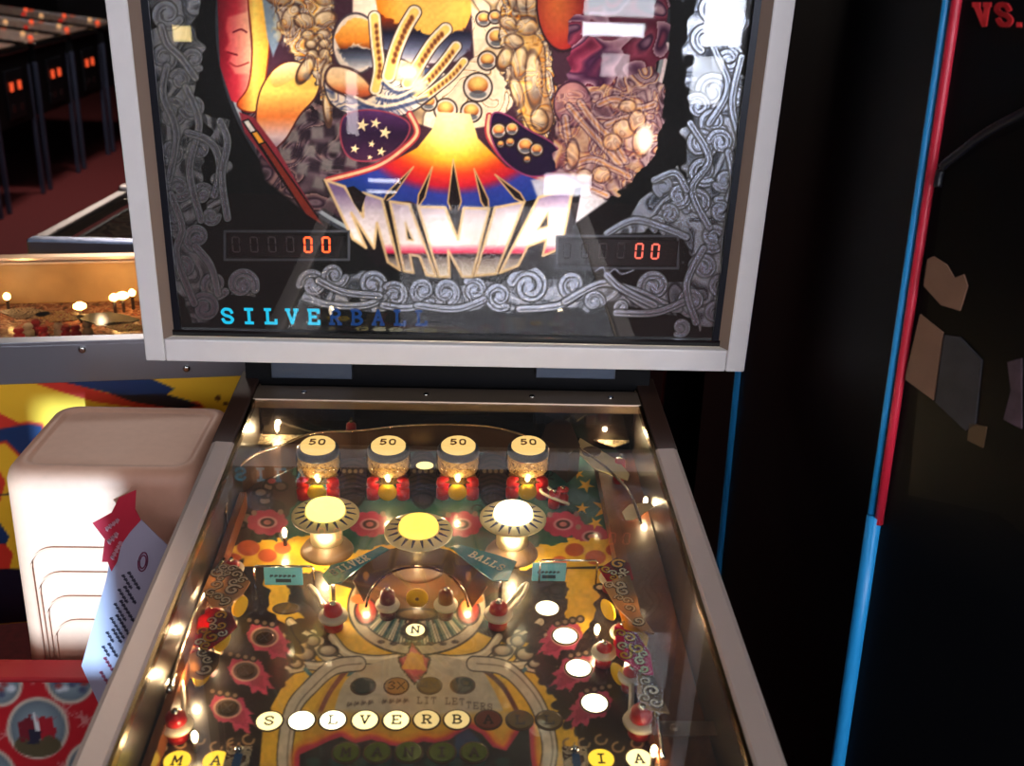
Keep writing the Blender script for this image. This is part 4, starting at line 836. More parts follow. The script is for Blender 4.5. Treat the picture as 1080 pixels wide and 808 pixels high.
# small round yellow standing targets
def ytarget(px, py, r=.0105, h=.013, m=None):
    x, s, T = on(px, py, h); g = MB(); g.lathe([(r, 0), (r, .002), (r*.3, .003)], lambda X, Y, H: T(X, -H, h+Y*1.0), 24); g.lathe([(r*.18, .003), (r*.18, .0038)], lambda X, Y, H: T(X, -H, h+Y), 10, 1); g.build('round_target', [m or M_yel, M_ring], PM)
ytarget(440, 630, .0118, .016)
for q in ((252, 640), (233, 676), (640, 644), (655, 672), (651, 712), (212, 712)):
    x, s, T = on(*q, .011); g = MB(); g.lathe([(.0115, 0), (.0115, .003)], (lambda T, sg: lambda X, Y, H: T(H*.8+X*.5*sg, X*.85-H*.6, .0125+Y))(T, 1 if q[0] < 400 else -1), 22); g.build('side_target', M_yel, PM)
# blue rectangular targets on both sides
def plate(name, pts, h, t, mats, parent=PM, m_side=0):
    P = [PF(*q, h) for q in pts]; g = MB(); g.prism(P, W, h-t, h, 0); return g.build(name, mats, parent)
def inside(x, y, P):
    c = False
    for i in range(len(P)):
        (x0, y0), (x1, y1) = P[i], P[(i+1) % len(P)]
        if (y0 > y) != (y1 > y) and x < (x1-x0)*(y-y0)/(y1-y0)+x0: c = not c
    return c
def flatline(g, pl, w, mi, h0, h1):
    for (x0, y0), (x1, y1) in zip(pl[:-1], pl[1:]):
        L = math.hypot(x1-x0, y1-y0)
        if L < 1e-7: continue
        nx, ny = -(y1-y0)/L*w/2, (x1-x0)/L*w/2; ex, ey = (x1-x0)/L*w*.3, (y1-y0)/L*w*.3
        g.prism([(x0-nx-ex, y0-ny-ey), (x1-nx+ex, y1-ny+ey), (x1+nx+ex, y1+ny+ey), (x0+nx-ex, y0+ny-ey)], W, h0, h1, mi)
def splate(name, pts, h, t, base, cols, seed, r=.0085):
    """clear-edged plastic printed with curling ornaments"""
    o = plate(name, pts, h, t, base); P = [PF(*q, h) for q in pts]; R_ = random.Random(seed); g = MB(); n = 0
    xs_ = [p_[0] for p_ in P]; ys_ = [p_[1] for p_ in P]; g2 = []
    for k in range(160):
        x, y = R_.uniform(min(xs_), max(xs_)), R_.uniform(min(ys_), max(ys_)); rr_ = r*R_.uniform(.6, 1.1)
        if not all(inside(x+rr_*.9*cos(a), y+rr_*.9*sin(a), P) for a in (0, 1.57, 3.14, 4.71)): continue
        if any(math.hypot(x-a, y-b_) < (rr_+c)*.72 for a, b_, c in g2): continue
        g2.append((x, y, rr_)); d = R_.choice((-1, 1)); a0 = R_.uniform(0, 6.28)
        sp = [(x+rr_*(1-.8*q)*cos(a0+d*7*q), y+rr_*(1-.8*q)*sin(a0+d*7*q)) for q in np.linspace(0, 1, 18)]
        z = h+.0002+.00003*len(g2); flatline(g, sp, rr_*.52, 0, h, z+.0002); flatline(g, sp, rr_*.30, 1+len(g2) % 2, z+.0002, z+.0004)
    g.build('scroll_print', [M_ink, cols[0], cols[1]], o); return o
def litplastic(name, rgb): return ornmat(name, rgb, tuple(min(255, int(v*1.05)) for v in rgb), tuple(min(255, int(v*1.1)) for v in rgb), 3, .5)
def stand(name, c, w, hgt, rgb, px_label=None):
    x, s, T = on(*c, hgt/2); g = MB(); g.box((-w/2, -.0015, .002), (w/2, .0015, hgt), T); o = g.build(name, mat(name+'_plastic', rgb, .4), PM, bevel=.001)
    g = MB()
    for k in range(6): letter(g, '~', lambda X, Y, H: T(X, -.0016-H, Y), -w*.34+k*w*.115, hgt*.5, w*.08, hgt*.16, .0009, 0, 0, .0004)
    g.box((-w*.2, -.0021, hgt*.25), (w*.2, -.0016, hgt*.42), T)
    g.build('target_print', mat('target_ink', (14, 40, 60), .5), o)
stand('blue_target', (299, 608), .042, .026, (84, 150, 176)); stand('blue_target', (579, 604), .038, .026, (84, 150, 176))
for c, w in (((299, 598), .064), ((600, 592), .064)):
    x, s, T = on(*c, .03); g = MB(); g.tube([T(-w/2, 0, .0), T(-w/2, 0, .029), T(-w/2+.002, 0, .031), T(w/2-.002, 0, .031), T(w/2, 0, .029), T(w/2, 0, 0)], .0013, 8); g.build('wire_gate', M_chrome, PM)
# printed plastics: thin clear-edged plates above the lamps
M_bluepl = mat('blue_plastic', (58, 132, 150), .25, coat=.5, noise=.25, nscale=70)
def lettered(o, txt, p0, p1, h, hh, t, m):
    a, b_ = PF(*p0, h), PF(*p1, h); dx, dy = (b_[0]-a[0])/len(txt), (b_[1]-a[1])/len(txt); L = math.hypot(dx, dy); ux, uy = dx/L, dy/L
    g = MB(); 
    for k, ch in enumerate(txt): letter(g, ch, lambda X, Y, H: W(a[0]+k*dx+ux*X-uy*Y, a[1]+k*dy+uy*X+ux*Y, H), 0, 0, L*.75, hh, t, 0, h, h+.0005)
    g.build('plastic_lettering', m, o)
M_wi = mat('white_print', (226, 222, 200), .4)
o = plate('blue_plastic', [(340, 606), (349, 596), (372, 590), (402, 576), (410, 579), (388, 592), (372, 604), (360, 614), (346, 616)], .036, .0015, M_bluepl); lettered(o, 'SILVER', (352, 607), (392, 589), .0362, .010, .0016, M_wi)
o = plate('blue_plastic', [(476, 577), (484, 574), (520, 584), (545, 592), (536, 612), (520, 612), (506, 602), (490, 590)], .036, .0015, M_bluepl); lettered(o, 'BALLS', (494, 586), (530, 603), .0362, .010, .0016, M_wi)
# smoky brown arched plastic over the horseshoe with an etched arch
M_smoke = mat('smoky_plastic', (84, 58, 40), .4, noise=.3, nscale=40)
M_smoke.node_tree.nodes['Principled BSDF'].inputs['Alpha'].default_value = .78
o = plate('smoky_arch_plastic', [(372, 612), (384, 594), (406, 580), (440, 574), (474, 580), (498, 594), (514, 618), (498, 640), (486, 612), (462, 598), (440, 595), (416, 598), (394, 614), (384, 634)], .034, .002, M_smoke)
rubber([(386, 640), (392, 622), (412, 604), (440, 598), (468, 604), (488, 622), (494, 640)], h=.026, r=.0014, m=mat('arch_wire', (90, 66, 50), .25, metal=.8), name='arch_wire')
bulb(386, 606, .024, .5, emis('amber_bulb', (255, 150, 60), 5)); bulb(494, 606, .024, .5, MATS['amber_bulb'])
# corner and side plastics with engraved ornament
M_orn = ornmat('ornate_cream_plastic', (110, 84, 66), (200, 176, 140), (236, 216, 180), 70)
M_orr = ornmat('ornate_red_plastic', (176, 24, 44), (222, 180, 90), (226, 206, 170), 80)
M_orp = ornmat('ornate_pink_plastic', (206, 30, 90), (236, 190, 60), (240, 220, 180), 60)
M_gry = ornmat('ornate_grey_plastic', (80, 70, 60), (150, 134, 110), (200, 184, 150), 80)
M_ory = ornmat('yellow_plastic', (226, 150, 20), (240, 190, 60), (150, 120, 84), 60)
plate('corner_plastic', [(262, 440), (290, 436), (318, 440), (330, 452), (318, 464), (286, 470), (262, 466)], .014, .0015, M_gry)
plate('amber_plastic_and_sheen', [(322, 436), (350, 430), (384, 430), (376, 438), (344, 446), (324, 446)], .012, .0015, ornmat('sheen_streaks', (150, 90, 40), (230, 170, 80), (250, 220, 140), 60, .5)); plate('amber_plastic_and_sheen', [(566, 434), (592, 432), (618, 440), (616, 448), (594, 446), (572, 442)], .012, .0015, MATS.get('x') or bpy.data.materials['sheen_streaks'])  # amber plates stand in for sheen streaks of lamps in dark glass
plate('corner_plastic', [(612, 446), (636, 440), (660, 446), (664, 466), (648, 472), (622, 462)], .014, .0015, M_gry)
LC, LR, LP_, LY = mat('cream_print', (232, 214, 178), .4), mat('crimson_print', (186, 26, 46), .4), mat('magenta_print', (206, 34, 100), .4), mat('gold_print', (226, 164, 40), .4)
M_pbase = litplastic('dusky_plastic', (186, 150, 110)); M_rbase = litplastic('crimson_plastic', (176, 30, 44)); M_pkb = litplastic('magenta_plastic', (206, 36, 96)); M_ory = litplastic('amber_plastic_and_sheen', (236, 170, 40))
splate('side_plastic', [(222, 604), (238, 594), (254, 600), (264, 614), (256, 626), (238, 640), (222, 640), (214, 622)], .034, .0015, M_pbase, (LC, LC), 1)
splate('side_plastic', [(210, 650), (226, 642), (244, 646), (250, 660), (238, 672), (218, 686), (204, 680)], .032, .0015, M_rbase, (LC, LY), 2)
splate('side_plastic', [(200, 690), (216, 684), (232, 690), (230, 704), (214, 716), (200, 714)], .03, .0015, M_pbase, (LC, LC), 3)
splate('side_plastic', [(632, 600), (650, 588), (664, 594), (668, 610), (660, 616), (640, 612)], .034, .0015, M_rbase, (LC, LY), 4)
splate('side_plastic', [(636, 616), (664, 606), (672, 630), (676, 648), (690, 668), (676, 664), (650, 640)], .036, .0015, M_pbase, (LC, LC), 5)
plate('yellow_plastic', [(652, 640), (662, 646), (684, 672), (680, 690), (660, 668)], .030, .0015, M_ory)
splate('side_plastic', [(648, 660), (672, 668), (686, 690), (690, 716), (672, 706), (650, 690)], .033, .0015, M_pkb, (LC, LY), 6)
splate('side_plastic', [(672, 712), (690, 712), (700, 738), (706, 752), (684, 748), (672, 734)], .034, .0015, M_pbase, (LC, LC), 7)
plate('side_plastic', [(612, 462), (652, 486), (664, 500), (662, 506), (628, 494), (606, 474)], .030, .002, mat('cream_lane_plate', (222, 206, 160), .3, coat=.4, noise=.1, nscale=50))
o = plate('lane_plate_eye', [(620+10*cos(a)+4, 476+5.5*sin(a)) for a in np.linspace(0, 2*pi, 20)[:-1]], .0312, .001, mat('eye_oval', (96, 76, 66), .3))
rubber([(607, 470), (640, 494), (664, 520), (676, 552)], h=.03, r=.002, m=M_chrome, name='lane_rail'); 
plate('gate_flap', [(656, 540), (664, 532), (682, 530), (690, 534), (668, 548), (660, 548)], .024, .001, M_cream)
g = MB(); P = [PF(*q, .044) for q in ((571, 462), (576, 448), (590, 440), (602, 446), (612, 470), (600, 480), (588, 470))]; g.prism(P, W, .002, .044); g.build('gate_bracket', mat('brown_bracket', (60, 40, 34), .3, coat=.4), PM)
# curved chrome arch rail around the top
arch = [(238, 540), (240, 515), (250, 495), (268, 480), (295, 470), (330, 457), (378, 454), (438, 448), (508, 449), (543, 456), (572, 466)]
P = [PF(x, y, .042) for x, y in arch]; P = [(x, min(s, .056)) for x, s in P]
g = MB(); g.ribbon(smooth(P, 6), W, .001, .041, .0016); ar = g.build('arch_rail', mat('dark_warm_steel', (84, 58, 40), .3, metal=.7), PM)
g = MB(); g.tube([W(x, q, .0418) for x, q in smooth(P, 6)], .0016, 8); g.build('arch_highlight', mat('highlight_steel', (230, 200, 170), .25, metal=.9), ar)  # pale tube laid along the rail top as its highlight
rubber([(280, 474), (330, 462), (378, 459), (438, 455), (508, 456), (540, 462)], h=.014, r=.0016, m=M_rub, name='arch_rubber')
# wooden shooter lane rail and its bracket
g = MB(); a, c = PF(690, 560, .012), PF(756, 830, .012); g.prism([(.1955, .0), (.1955, -.60), (.2085, -.60), (.2085, .0)], W, .0, .020); g.build('lane_rail', mat('varnished_wood', (120, 66, 36), .3, coat=.4, noise=.25, nscale=30), PM)
x0, s0 = PF(702, 768, .022); g = MB(); g.box((x0-.004, s0-.009, .0205), (.2535, s0+.009, .0222), W); g.lathe([(.004, .0222), (.004, .0235), (.002, .0245)], lambda X, Y, H: W(x0+.008+X, s0+Y, H), 12); g.build('lane_bracket', mat('lane_bracket_steel', (150, 130, 116), .35, metal=.9), PM)
g = MB(); g.box((-.2520, -.98, 0), (-.2440, -.10, .022), W); g.build('lane_rail', MATS['varnished_wood'], PM)
# left outer lane guide, chrome, catching the lamp light
rubber([(178, 730), (192, 680), (214, 625), (236, 590)], h=.024, r=.0028, m=M_chrome, name='wire_guide')
rubber([(700, 800), (690, 740), (684, 690)], h=.02, r=.002, m=M_chrome, name='wire_guide')
for sx, px in ((1, 252), (-1, 606)):   # lane guide tops at the very bottom
    x, s, T = on(px, 792, .018); g = MB(); g.box((-.011, -.035, .016), (.011, .006, .018), T); o = g.build('lane_guide', M_orn, PM, bevel=.002)
    g = MB(); g.box((-.003, -.035, .018), (.004, -.004, .0188), T); g.build('lane_guide_stripe', mat('lane_blue', (24, 70, 110), .4), o)
    g = MB(); g.lathe([(.004, .018), (.004, .021), (.001, .0235)], T, 14); g.build('lane_guide_screw', M_chrome, o)

# ============================================================ THE YELLOW MACHINE STANDING SIDEWAYS
def copy_tree(o, parent=None, loc=None, rz=None):
    c = o.copy(); COL.objects.link(c); c.parent = parent
    if loc is not None: c.location = loc
    if rz is not None: c.rotation_euler = (0, 0, rz)
    for ch in list(o.children): copy_tree(ch, c)
    return c
NA_ = radians(8.7); NU = np.array([cos(NA_), sin(NA_), 0]); NV = np.array([-sin(NA_), cos(NA_), 0]); NO = np.array([-.327, .274, 0])
def TN(u, v, z): return tuple(NO+u*NU+v*NV+np.array([0, 0, z]))
NM = empty('pinball_machine', tuple(NO-.6*NU+.28*NV), NA_, label='yellow pinball machine standing sideways behind the plastic stool, with blue and red side art', cat='pinball machine')
M_ycab = mat('yellow_side_paint', (226, 172, 34), .5)
g = MB(); g.box((-1.20, 0, .55), (.018, .018, .968), TN); sd_ = g.build('side_board', M_ycab, NM)
g = MB(); g.box((-1.20, .462, .55), (.018, .480, .968), TN); g.build('side_board', M_ycab, NM)
g = MB(); g.box((-1.20, .018, .55), (-1.182, .462, .968), TN); g.build('front_board', M_ycab, NM)
g = MB(); g.box((0, .018, .55), (.018, .462, .968), TN); g.build('back_board', M_ycab, NM)
def paint_side(X, Y):
    p = Paint(X, Y, (232, 178, 38)); NB = (14, 50, 96); RD = (206, 50, 34)
    p.poly([(30, 402), (60, 400), (110, 414), (150, 420), (210, 424), (216, 430), (160, 432), (100, 424), (60, 412)], RD)
    p.poly([(56, 400), (152, 396), (184, 410), (176, 416), (204, 424), (140, 420), (96, 410)], NB); p.poly([(118, 416), (176, 416), (212, 428), (190, 432), (140, 424)], (18, 18, 30))
    p.poly([(-30, 424), (0, 436), (24, 448), (10, 456), (-30, 456)], RD)
    p.poly([(-30, 458), (6, 450), (30, 446), (44, 448), (48, 456), (36, 464), (34, 482), (28, 496), (20, 480), (6, 466), (-30, 474)], NB, edge=RD, ew=2)
    p.poly([(46, 460), (40, 474), (44, 478), (30, 500)], RD); p.poly([(-30, 492), (0, 498), (6, 508), (0, 530), (-30, 534)], RD); p.poly([(-30, 500), (-4, 504), (0, 516), (-30, 520)], (24, 30, 60))
    p.line([(-20, 518), (0, 522), (12, 520)], 2, (30, 30, 50)); p.poly([(-30, 548), (0, 552), (10, 566), (4, 580), (-30, 580)], NB); p.poly([(-30, 574), (6, 574), (14, 584), (10, 600), (-30, 604)], RD)
    p.poly([(-30, 600), (60, 600), (60, 700), (-30, 700)], (16, 14, 34)); p.ell(230, 420, 3, 3, (90, 40, 10)); p.ell(238, 426, 3, 2, (90, 40, 10))
    return p
grid_mesh('side_art', np.arange(-1.0, .017, .003), np.arange(.552, .967, .003), lambda u, z: NO+u[:, None]*NU-.0008*NV+z[:, None]*np.array([0, 0, 1.]), paint_side, vcmat('side_print', .4, .2), sd_)
M_steel = mat('dull_steel_rail', (150, 152, 160), .36, metal=.85, bump=.1, nscale=70)
for v0, v1, vs0, vs1 in ((-.003, .022, -.003, 0.0), (.458, .483, .480, .483)):
    g = MB(); g.box((-1.2, v0, 1.024), (.018, v1, 1.030), TN); g.box((-1.2, vs0, .965), (.018, vs1, 1.025), TN); g.build('side_rail', M_steel if v0 < .1 else mat('gilt_steel_rail', (220, 180, 140), .3, metal=.9), NM, bevel=.001)
for px, py in ((87, 368), (197, 388)):
    P = hit(px, py, NO, NV); u = (P-NO)@NU; z = P[2]; g = MB(); g.lathe([(.006, 0), (.0055, .002), (.003, .0035)], lambda X, Y, H: TN(u+X, -.003-H, z+Y), 14); g.build('rail_bolt', M_chrome, NM)
g = MB(); g.box((-1.18, .019, .930), (-.002, .461, .942), TN); g.build('playfield', ornmat('amber_playfield', (200, 110, 80), (230, 180, 150), (170, 96, 60), 18), NM)
g = MB(); g.box((-1.18, .4605, .943), (-.002, .4615, 1.02), TN); g.build('far_side_liner', mat('gold_liner', (206, 170, 120), .4, noise=.2, nscale=14), NM)
g = MB(); g.box((-1.18, .023, 1.020), (-.002, .4575, 1.0235), TN); g.mi = [0, 1, 0, 0, 0, 0]
g.build('playfield_glass', [clearmat('clear_inside'), M_glass], NM)
M_wb = emis('warm_bulb', (255, 190, 110), 26)
for px, py, r_ in ((84, 322, .011), (120, 313, .008), (129, 311, .011), (139, 308, .006), (7, 312, .006)):
    P = hit(px, py, (0, 0, .975), np.array([0, 0, 1.])); g = MB(); g.lathe([(.003, 0), (.003, .026)], lambda X, Y, H: (P[0]+X, P[1]+Y, .942+H), 12, 1); g.lathe([(r_*.5, .026), (r_, .029), (r_, .034), (r_*.4, .038)], lambda X, Y, H: (P[0]+X, P[1]+Y, .942+H), 12); g.build('lamp_bulb', [M_wb, M_cab], NM)
for u, v in ((-.25, .34), (-.42, .36), (-.62, .3), (-.36, .15), (-.52, .16)): plight('playfield_lamp', TN(u, v, 1.0), .12, (1, .68, .40), .006, NM)
for k, (px, py) in enumerate(((30, 348), (38, 344), (46, 350), (62, 347), (70, 350), (80, 349), (92, 346), (20, 352))):
    P = hit(px, py, (0, 0, .955), np.array([0, 0, 1.])); g = MB(); g.lathe([(.009, 0), (.009, .012), (.006, .013), (.006, .016), (.009, .018), (.006, .024)], lambda X, Y, H: (P[0]+X, P[1]+Y, .942+H), 14); g.build('post', M_red if k % 3 else M_rub, NM)
for k, (px, py, w) in enumerate(((60, 333, .05), (110, 336, .06), (25, 330, .05), (130, 344, .04))):
    P = hit(px, py, (0, 0, .97), np.array([0, 0, 1.])); g = MB(); g.prism([(w*(.6+.4*cos(a*2.3))*cos(a), .6*w*sin(a)) for a in np.linspace(0, 2*pi, 12)[:-1]], lambda X, Y, H: (P[0]+X, P[1]+Y, H), .968, .970); g.build('printed_plastic', (M_orr, mat('green_plastic', (50, 70, 50), .3), M_orn, M_orr)[k], NM)
for u in (-1.15, -.04):
    for v in (.04, .44):
        g = MB(); g.box((u-.02, v-.02, .03), (u+.02, v+.02, .55), TN); g.lathe([(.018, 0), (.022, .01), (.008, .015), (.008, .031)], lambda X, Y, H: TN(u+X, v+Y, H), 12); g.build('leg', M_chrome, NM)

# ============================================================ CHROME-FRAMED TABLE GAME BEHIND IT
TZ = 1.03
A = hit(8, 264, (0, 0, TZ), np.array([0, 0, 1.])); Cc = hit(112, 208, (0, 0, TZ), np.array([0, 0, 1.]))
ang = atan2(-(Cc[0]-A[0]), Cc[1]-A[1]); dep = math.hypot(Cc[0]-A[0], Cc[1]-A[1]); A2 = np.array([A[0], max(A[1], .80), 0])
GT = empty('game_table', (A2[0]+.3, A2[1]+.3, 0), label='low glass-topped game table with a broad chrome frame, behind the yellow pinball machine', cat='game table')
def TG(x, y, z): return (A2[0]+x*cos(0)-y*sin(ang), A2[1]+y*cos(ang), z)
GWd = .60
M_chb = mat('bluish_chrome', (150, 160, 186), .25, metal=.9); M_chg = mat('gilt_chrome', (150, 140, 136), .28, metal=.95)
g = MB(); g.box((0, 0, TZ-.045), (GWd, .028, TZ), TG); g.build('front_bar', M_chb, GT, bevel=.006)
g = MB(); g.box((0, .028, TZ-.03), (.032, dep, TZ-.002), TG); g.build('side_bar', M_chg, GT, bevel=.006)
g = MB(); g.box((GWd-.045, .028, TZ-.03), (GWd, dep, TZ-.002), TG); g.build('side_bar', M_chg, GT, bevel=.006)
g = MB(); g.box((0, dep, TZ-.03), (GWd, dep+.035, TZ+.008), TG); g.build('rear_bar', M_chg, GT, bevel=.006)
g = MB(); g.box((.032, .028, TZ-.012), (GWd-.045, dep, TZ-.008), TG); g.mi = [0, 1, 0, 0, 0, 0]; g.build('glass_top', [clearmat('clear_inside'), M_glass], GT)
g = MB(); g.box((.033, .029, TZ-.05), (GWd-.046, dep-.001, TZ-.04), TG); g.build('playfield', ornmat('brown_playfield', (130, 60, 52), (170, 136, 116), (120, 96, 84), 10), GT)
g = MB(); g.box((.004, .004, .0), (GWd-.004, dep+.03, TZ-.052), TG); g.build('body', M_black, GT)
g = MB(); g.tube([TG(.42, dep-.02, TZ-.039), TG(.39, dep*.7, TZ-.02), TG(.42, dep*.4, TZ-.02), TG(.45, dep*.3, TZ-.039)], .004); g.build('ball_guide', M_cream, GT)

# ============================================================ THE ROW OF DARK MACHINES ON THE RED CARPET
def far_machine():
    r = empty('pinball_machine', (0, 0, 0))
    g = MB(); g.prism([(-1.30, .40), (0, .48), (0, .90), (-1.30, 1.02)], lambda x, z, h: (x, h, z), -.28, .28); g.build('cabinet', M_black, r, bevel=.004)
    g = MB(); g.box((-.055, -.29, .885), (.012, .29, .915)); g.build('lockbar', M_chrome, r, bevel=.006)
    for s in (-1, 1): g = MB(); g.add([(x, s*y, z+dz) for x, z in ((-.06, .905), (-1.28, 1.03)) for y in (.26, .285) for dz in (0, .012)], [(0, 1, 3, 2), (4, 6, 7, 5), (0, 4, 5, 1), (2, 3, 7, 6), (1, 5, 7, 3), (0, 2, 6, 4)]); g.build('side_rail', M_chrome, r)
    g = MB(); g.add([(-.06, -.26, .908), (-.06, .26, .908), (-1.25, .26, 1.03), (-1.25, -.26, 1.03)], [(0, 1, 2, 3)]); g.add([(-.06, -.26, .903), (-.06, .26, .903), (-1.25, .26, 1.025), (-1.25, -.26, 1.025)], [(3, 2, 1, 0)]); g.build('playfield', M_farpf, r)
    for k in range(11): g = MB(); x, y = -.12-.1*k, .21*sin(k*2.4); g.lathe([(.016, 0), (.014, .02), (.004, .026)], lambda X, Y, h: (x+X, y+Y, .905+(-x-.06)*.1+h), 10); g.build('lit_bumper', (M_fo, M_fw, M_fr2)[k % 3], r)
    d = MB(); d.box((.001, -.13, .52), (.012, .13, .80)); dd = d.build('coin_door', mat('coin_door_black', (24, 26, 32), .35, metal=.5), r, bevel=.004)
    for s in (-1, 1):
        g = MB(); g.box((.012, s*.06-.016, .68), (.020, s*.06+.016, .73)); g.build('coin_slot', M_fo, dd)
        g = MB(); g.box((.012, s*.06-.02, .56), (.016, s*.06+.02, .60)); g.build('coin_return', M_chrome, dd)
        for x in (-.03, -1.25): g = MB(); g.add([(x+a, s*b_, z) for z in (.0, .80 if x > -.5 else .8) for a, b_ in ((.008, .262), (.034, .262), (.034, .29), (.008, .29))], [(3, 2, 1, 0), (4, 5, 6, 7), (0, 1, 5, 4), (1, 2, 6, 5), (2, 3, 7, 6), (3, 0, 4, 7)]); g.build('leg', mat('bluish_steel_leg', (84, 92, 118), .35, metal=.7), r, bevel=.004)
    g = MB(); g.box((-1.35, -.34, 1.06), (-1.12, .34, 1.74)); bx = g.build('backbox', M_black, r, bevel=.004)
    g = MB(); g.box((-1.119, -.31, 1.12), (-1.112, .31, 1.70)); g.build('backglass', M_farbg, bx)
    return r
M_fo = emis('orange_coin_light', (255, 90, 50), 1.0); M_fw = emis('warm_far_lamp', (255, 190, 130), .8); M_fr2 = emis('red_far_lamp', (220, 50, 40), .6)
M_farpf = ornmat('far_playfield', (150, 80, 50), (110, 100, 110), (190, 170, 150), 9, 0); M_farbg = ornmat('far_backglass', (120, 60, 60), (60, 70, 110), (180, 150, 120), 5)
fm = far_machine(); wording = ['nearest of the dark pinball machines in the row on the red carpet', 'second dark pinball machine from the near end of the row on the red carpet', 'third dark pinball machine along the row on the red carpet', 'fourth dark pinball machine along the row on the red carpet', 'farthest dark pinball machine showing in the row, beside the white backbox frame']
for k in range(5):
    o = fm if k == 0 else copy_tree(fm); o.location = (-2.66, 4.75+k*.68, 0)
    tag(o, wording[k], 'pinball machine', 'dark pinball machines in the far row')

# ============================================================ PLASTIC STOOL, RED CLOTH, PAPER SIGN
M_bei = mat('beige_plastic', (200, 148, 122), .5, noise=.03, nscale=90); M_whp = mat('pale_plastic_front', (214, 206, 202), .45)
def rr(x0, y0, x1, y1, r, n=6):
    return [(cx+r*cos(a), cy+r*sin(a)) for cx, cy, a0 in ((x1-r, y1-r, 0), (x0+r, y1-r, pi/2), (x0+r, y0+r, pi), (x1-r, y0+r, 3*pi/2)) for a in np.linspace(a0, a0+pi/2, n)]
SX0, SX1, SY0, SY1, SZ0, SZ1 = -.555, -.300, -.075, .150, .655, .972
ST = empty('plastic_stool', ((SX0+SX1)/2, (SY0+SY1)/2, SZ0), label='beige plastic step stool with rounded top and nested arches on its sunlit front', cat='stool')
def ring_loft(g, rings):
    vs = []; n = len(rings[0][0]); fs = []
    for pts, z in rings: vs += [(x, y, z) for x, y in pts]
    for i in range(len(rings)-1):
        for k in range(n): fs.append((i*n+k, i*n+(k+1) % n, (i+1)*n+(k+1) % n, (i+1)*n+k))
    g.add(vs, fs, 0, True); g.add([vs[k] for k in range(n)], [tuple(range(n-1, -1, -1))]); m = (len(rings)-1)*n; g.add([vs[m+k] for k in range(n)], [tuple(range(n))], 0)
def inset(d, r): return rr(SX0+d, SY0+d, SX1-d, SY1-d, r)
g = MB(); ring_loft(g, [(inset(0, .03), SZ0), (inset(.002, .03), SZ0+.06), (inset(.004, .03), SZ1-.02), (inset(.007, .03), SZ1-.009), (inset(.012, .028), SZ1-.003), (inset(.020, .024), SZ1), (inset(.026, .022), SZ1-.0005), (inset(.029, .021), SZ1-.003), (inset(.034, .02), SZ1-.003)])
o = g.build('stool_body', M_bei, ST)
g = MB(); g.add([], []); 
for k in range(4):
    x0 = SX0+.030+k*.006; z1 = SZ1-.105-k*.036; r_ = .03
    pts = [(x0, SY0-.0005, SZ0+.004), (x0, SY0-.0005, z1-r_)]+[(x0+r_-r_*cos(a), SY0-.0005, z1-r_+r_*sin(a)) for a in np.linspace(.2, pi/2, 6)]
    pts += [(SX1-.045-k*.006-r_+r_*sin(a), SY0-.0005, z1-r_+r_*cos(a)) for a in np.linspace(0, pi/2, 6)]+[(SX1-.045-k*.006, SY0-.0005, SZ0+.004)]
    g = MB(); g.tube(pts, .0013, 6); g.build('arch_rib', M_bei, ST)
# small dark table and the red box printed with round winter pictures
TBt = empty('side_table', (-.43, .04, 0), label='small dark table under the beige stool, behind the red picture-printed box', cat='table')
g = MB(); g.box((-.553, -.073, .630), (-.29, .150, .654)); g.build('tabletop', M_cab, TBt, bevel=.003)
for x in (-.55, -.315):
    for y in (-.07, .14): g = MB(); g.box((x-.015, y-.01, 0), (x+.015, y+.01, .630)); g.build('leg', M_cab, TBt)
def paint_cloth(X, Y):
    p = Paint(X, Y, (190, 22, 34))
    for i in range(60):
        x, y = -60+rng.rand()*240, 700+rng.rand()*260
        for k in range(3): a = k*pi/3+rng.rand(); r = 5+rng.rand()*4; p.line([(x-r*cos(a), y-r*sin(a)), (x+r*cos(a), y+r*sin(a))], 2.4, (206, 130, 124), sm=False, alpha=.8)
    for x, y, r, k in ((40, 768, 31, 0), (74, 716, 25, 1), (0, 722, 22, 1), (-14, 820, 30, 1), (100, 812, 30, 1), (30, 860, 30, 0), (150, 770, 28, 1), (140, 860, 30, 0)):
        p.ell(x, y, r, r, (150, 170, 176), (96, 110, 120), edge=(206, 190, 170), ew=2.5)
        if k == 0:
            p.ell(x, y+18, r*.8, r*.4, (90, 80, 54)); p.poly([(x-20, y-6), (x-8, y-14), (x-2, y-4), (x-4, y+12), (x-18, y+12)], (120, 26, 40), jag=3); p.poly([(x, y-12), (x+16, y-10), (x+20, y+8), (x+2, y+12)], (176, 30, 44), jag=3); p.line([(x-4, y-14), (x+2, y+10)], 4, (226, 226, 226)); p.poly([(x-8, y+2), (x+4, y+2), (x+2, y+16), (x-10, y+16)], (40, 40, 60), jag=2)
        else:
            for j in range(12): p.ell(x-r*.6+rng.rand()*r*1.2, y-r*.5+rng.rand()*r, 4, 3, [(214, 220, 226), (70, 80, 110), (150, 60, 60)][j % 3], soft=3)
    return p
CX0, CX1, CY0, CY1 = -.85, -.290, -.135, -.094; CZ = hit(60, 716, (0, CY0, 0), np.array([0, 1., 0]))[2]
CL = empty('gift_box', (-.57, -.115, 0), label='tall flat red box printed with round winter pictures and snowflakes, below the stool', cat='box')
g = MB(); g.box((CX0, CY0, 0), (CX1, CY1, CZ)); cl = g.build('box_body', mat('red_wrap', (176, 20, 32), .6), CL, bevel=.003)
grid_mesh('box_print', np.arange(CX0+.003, CX1-.003, .003), np.arange(.02, CZ-.0025, .003), lambda u, z: np.stack([u, CY0-.0006+z*0, z], 1), paint_cloth, vcmat('box_print_mat', .6, 0), cl)
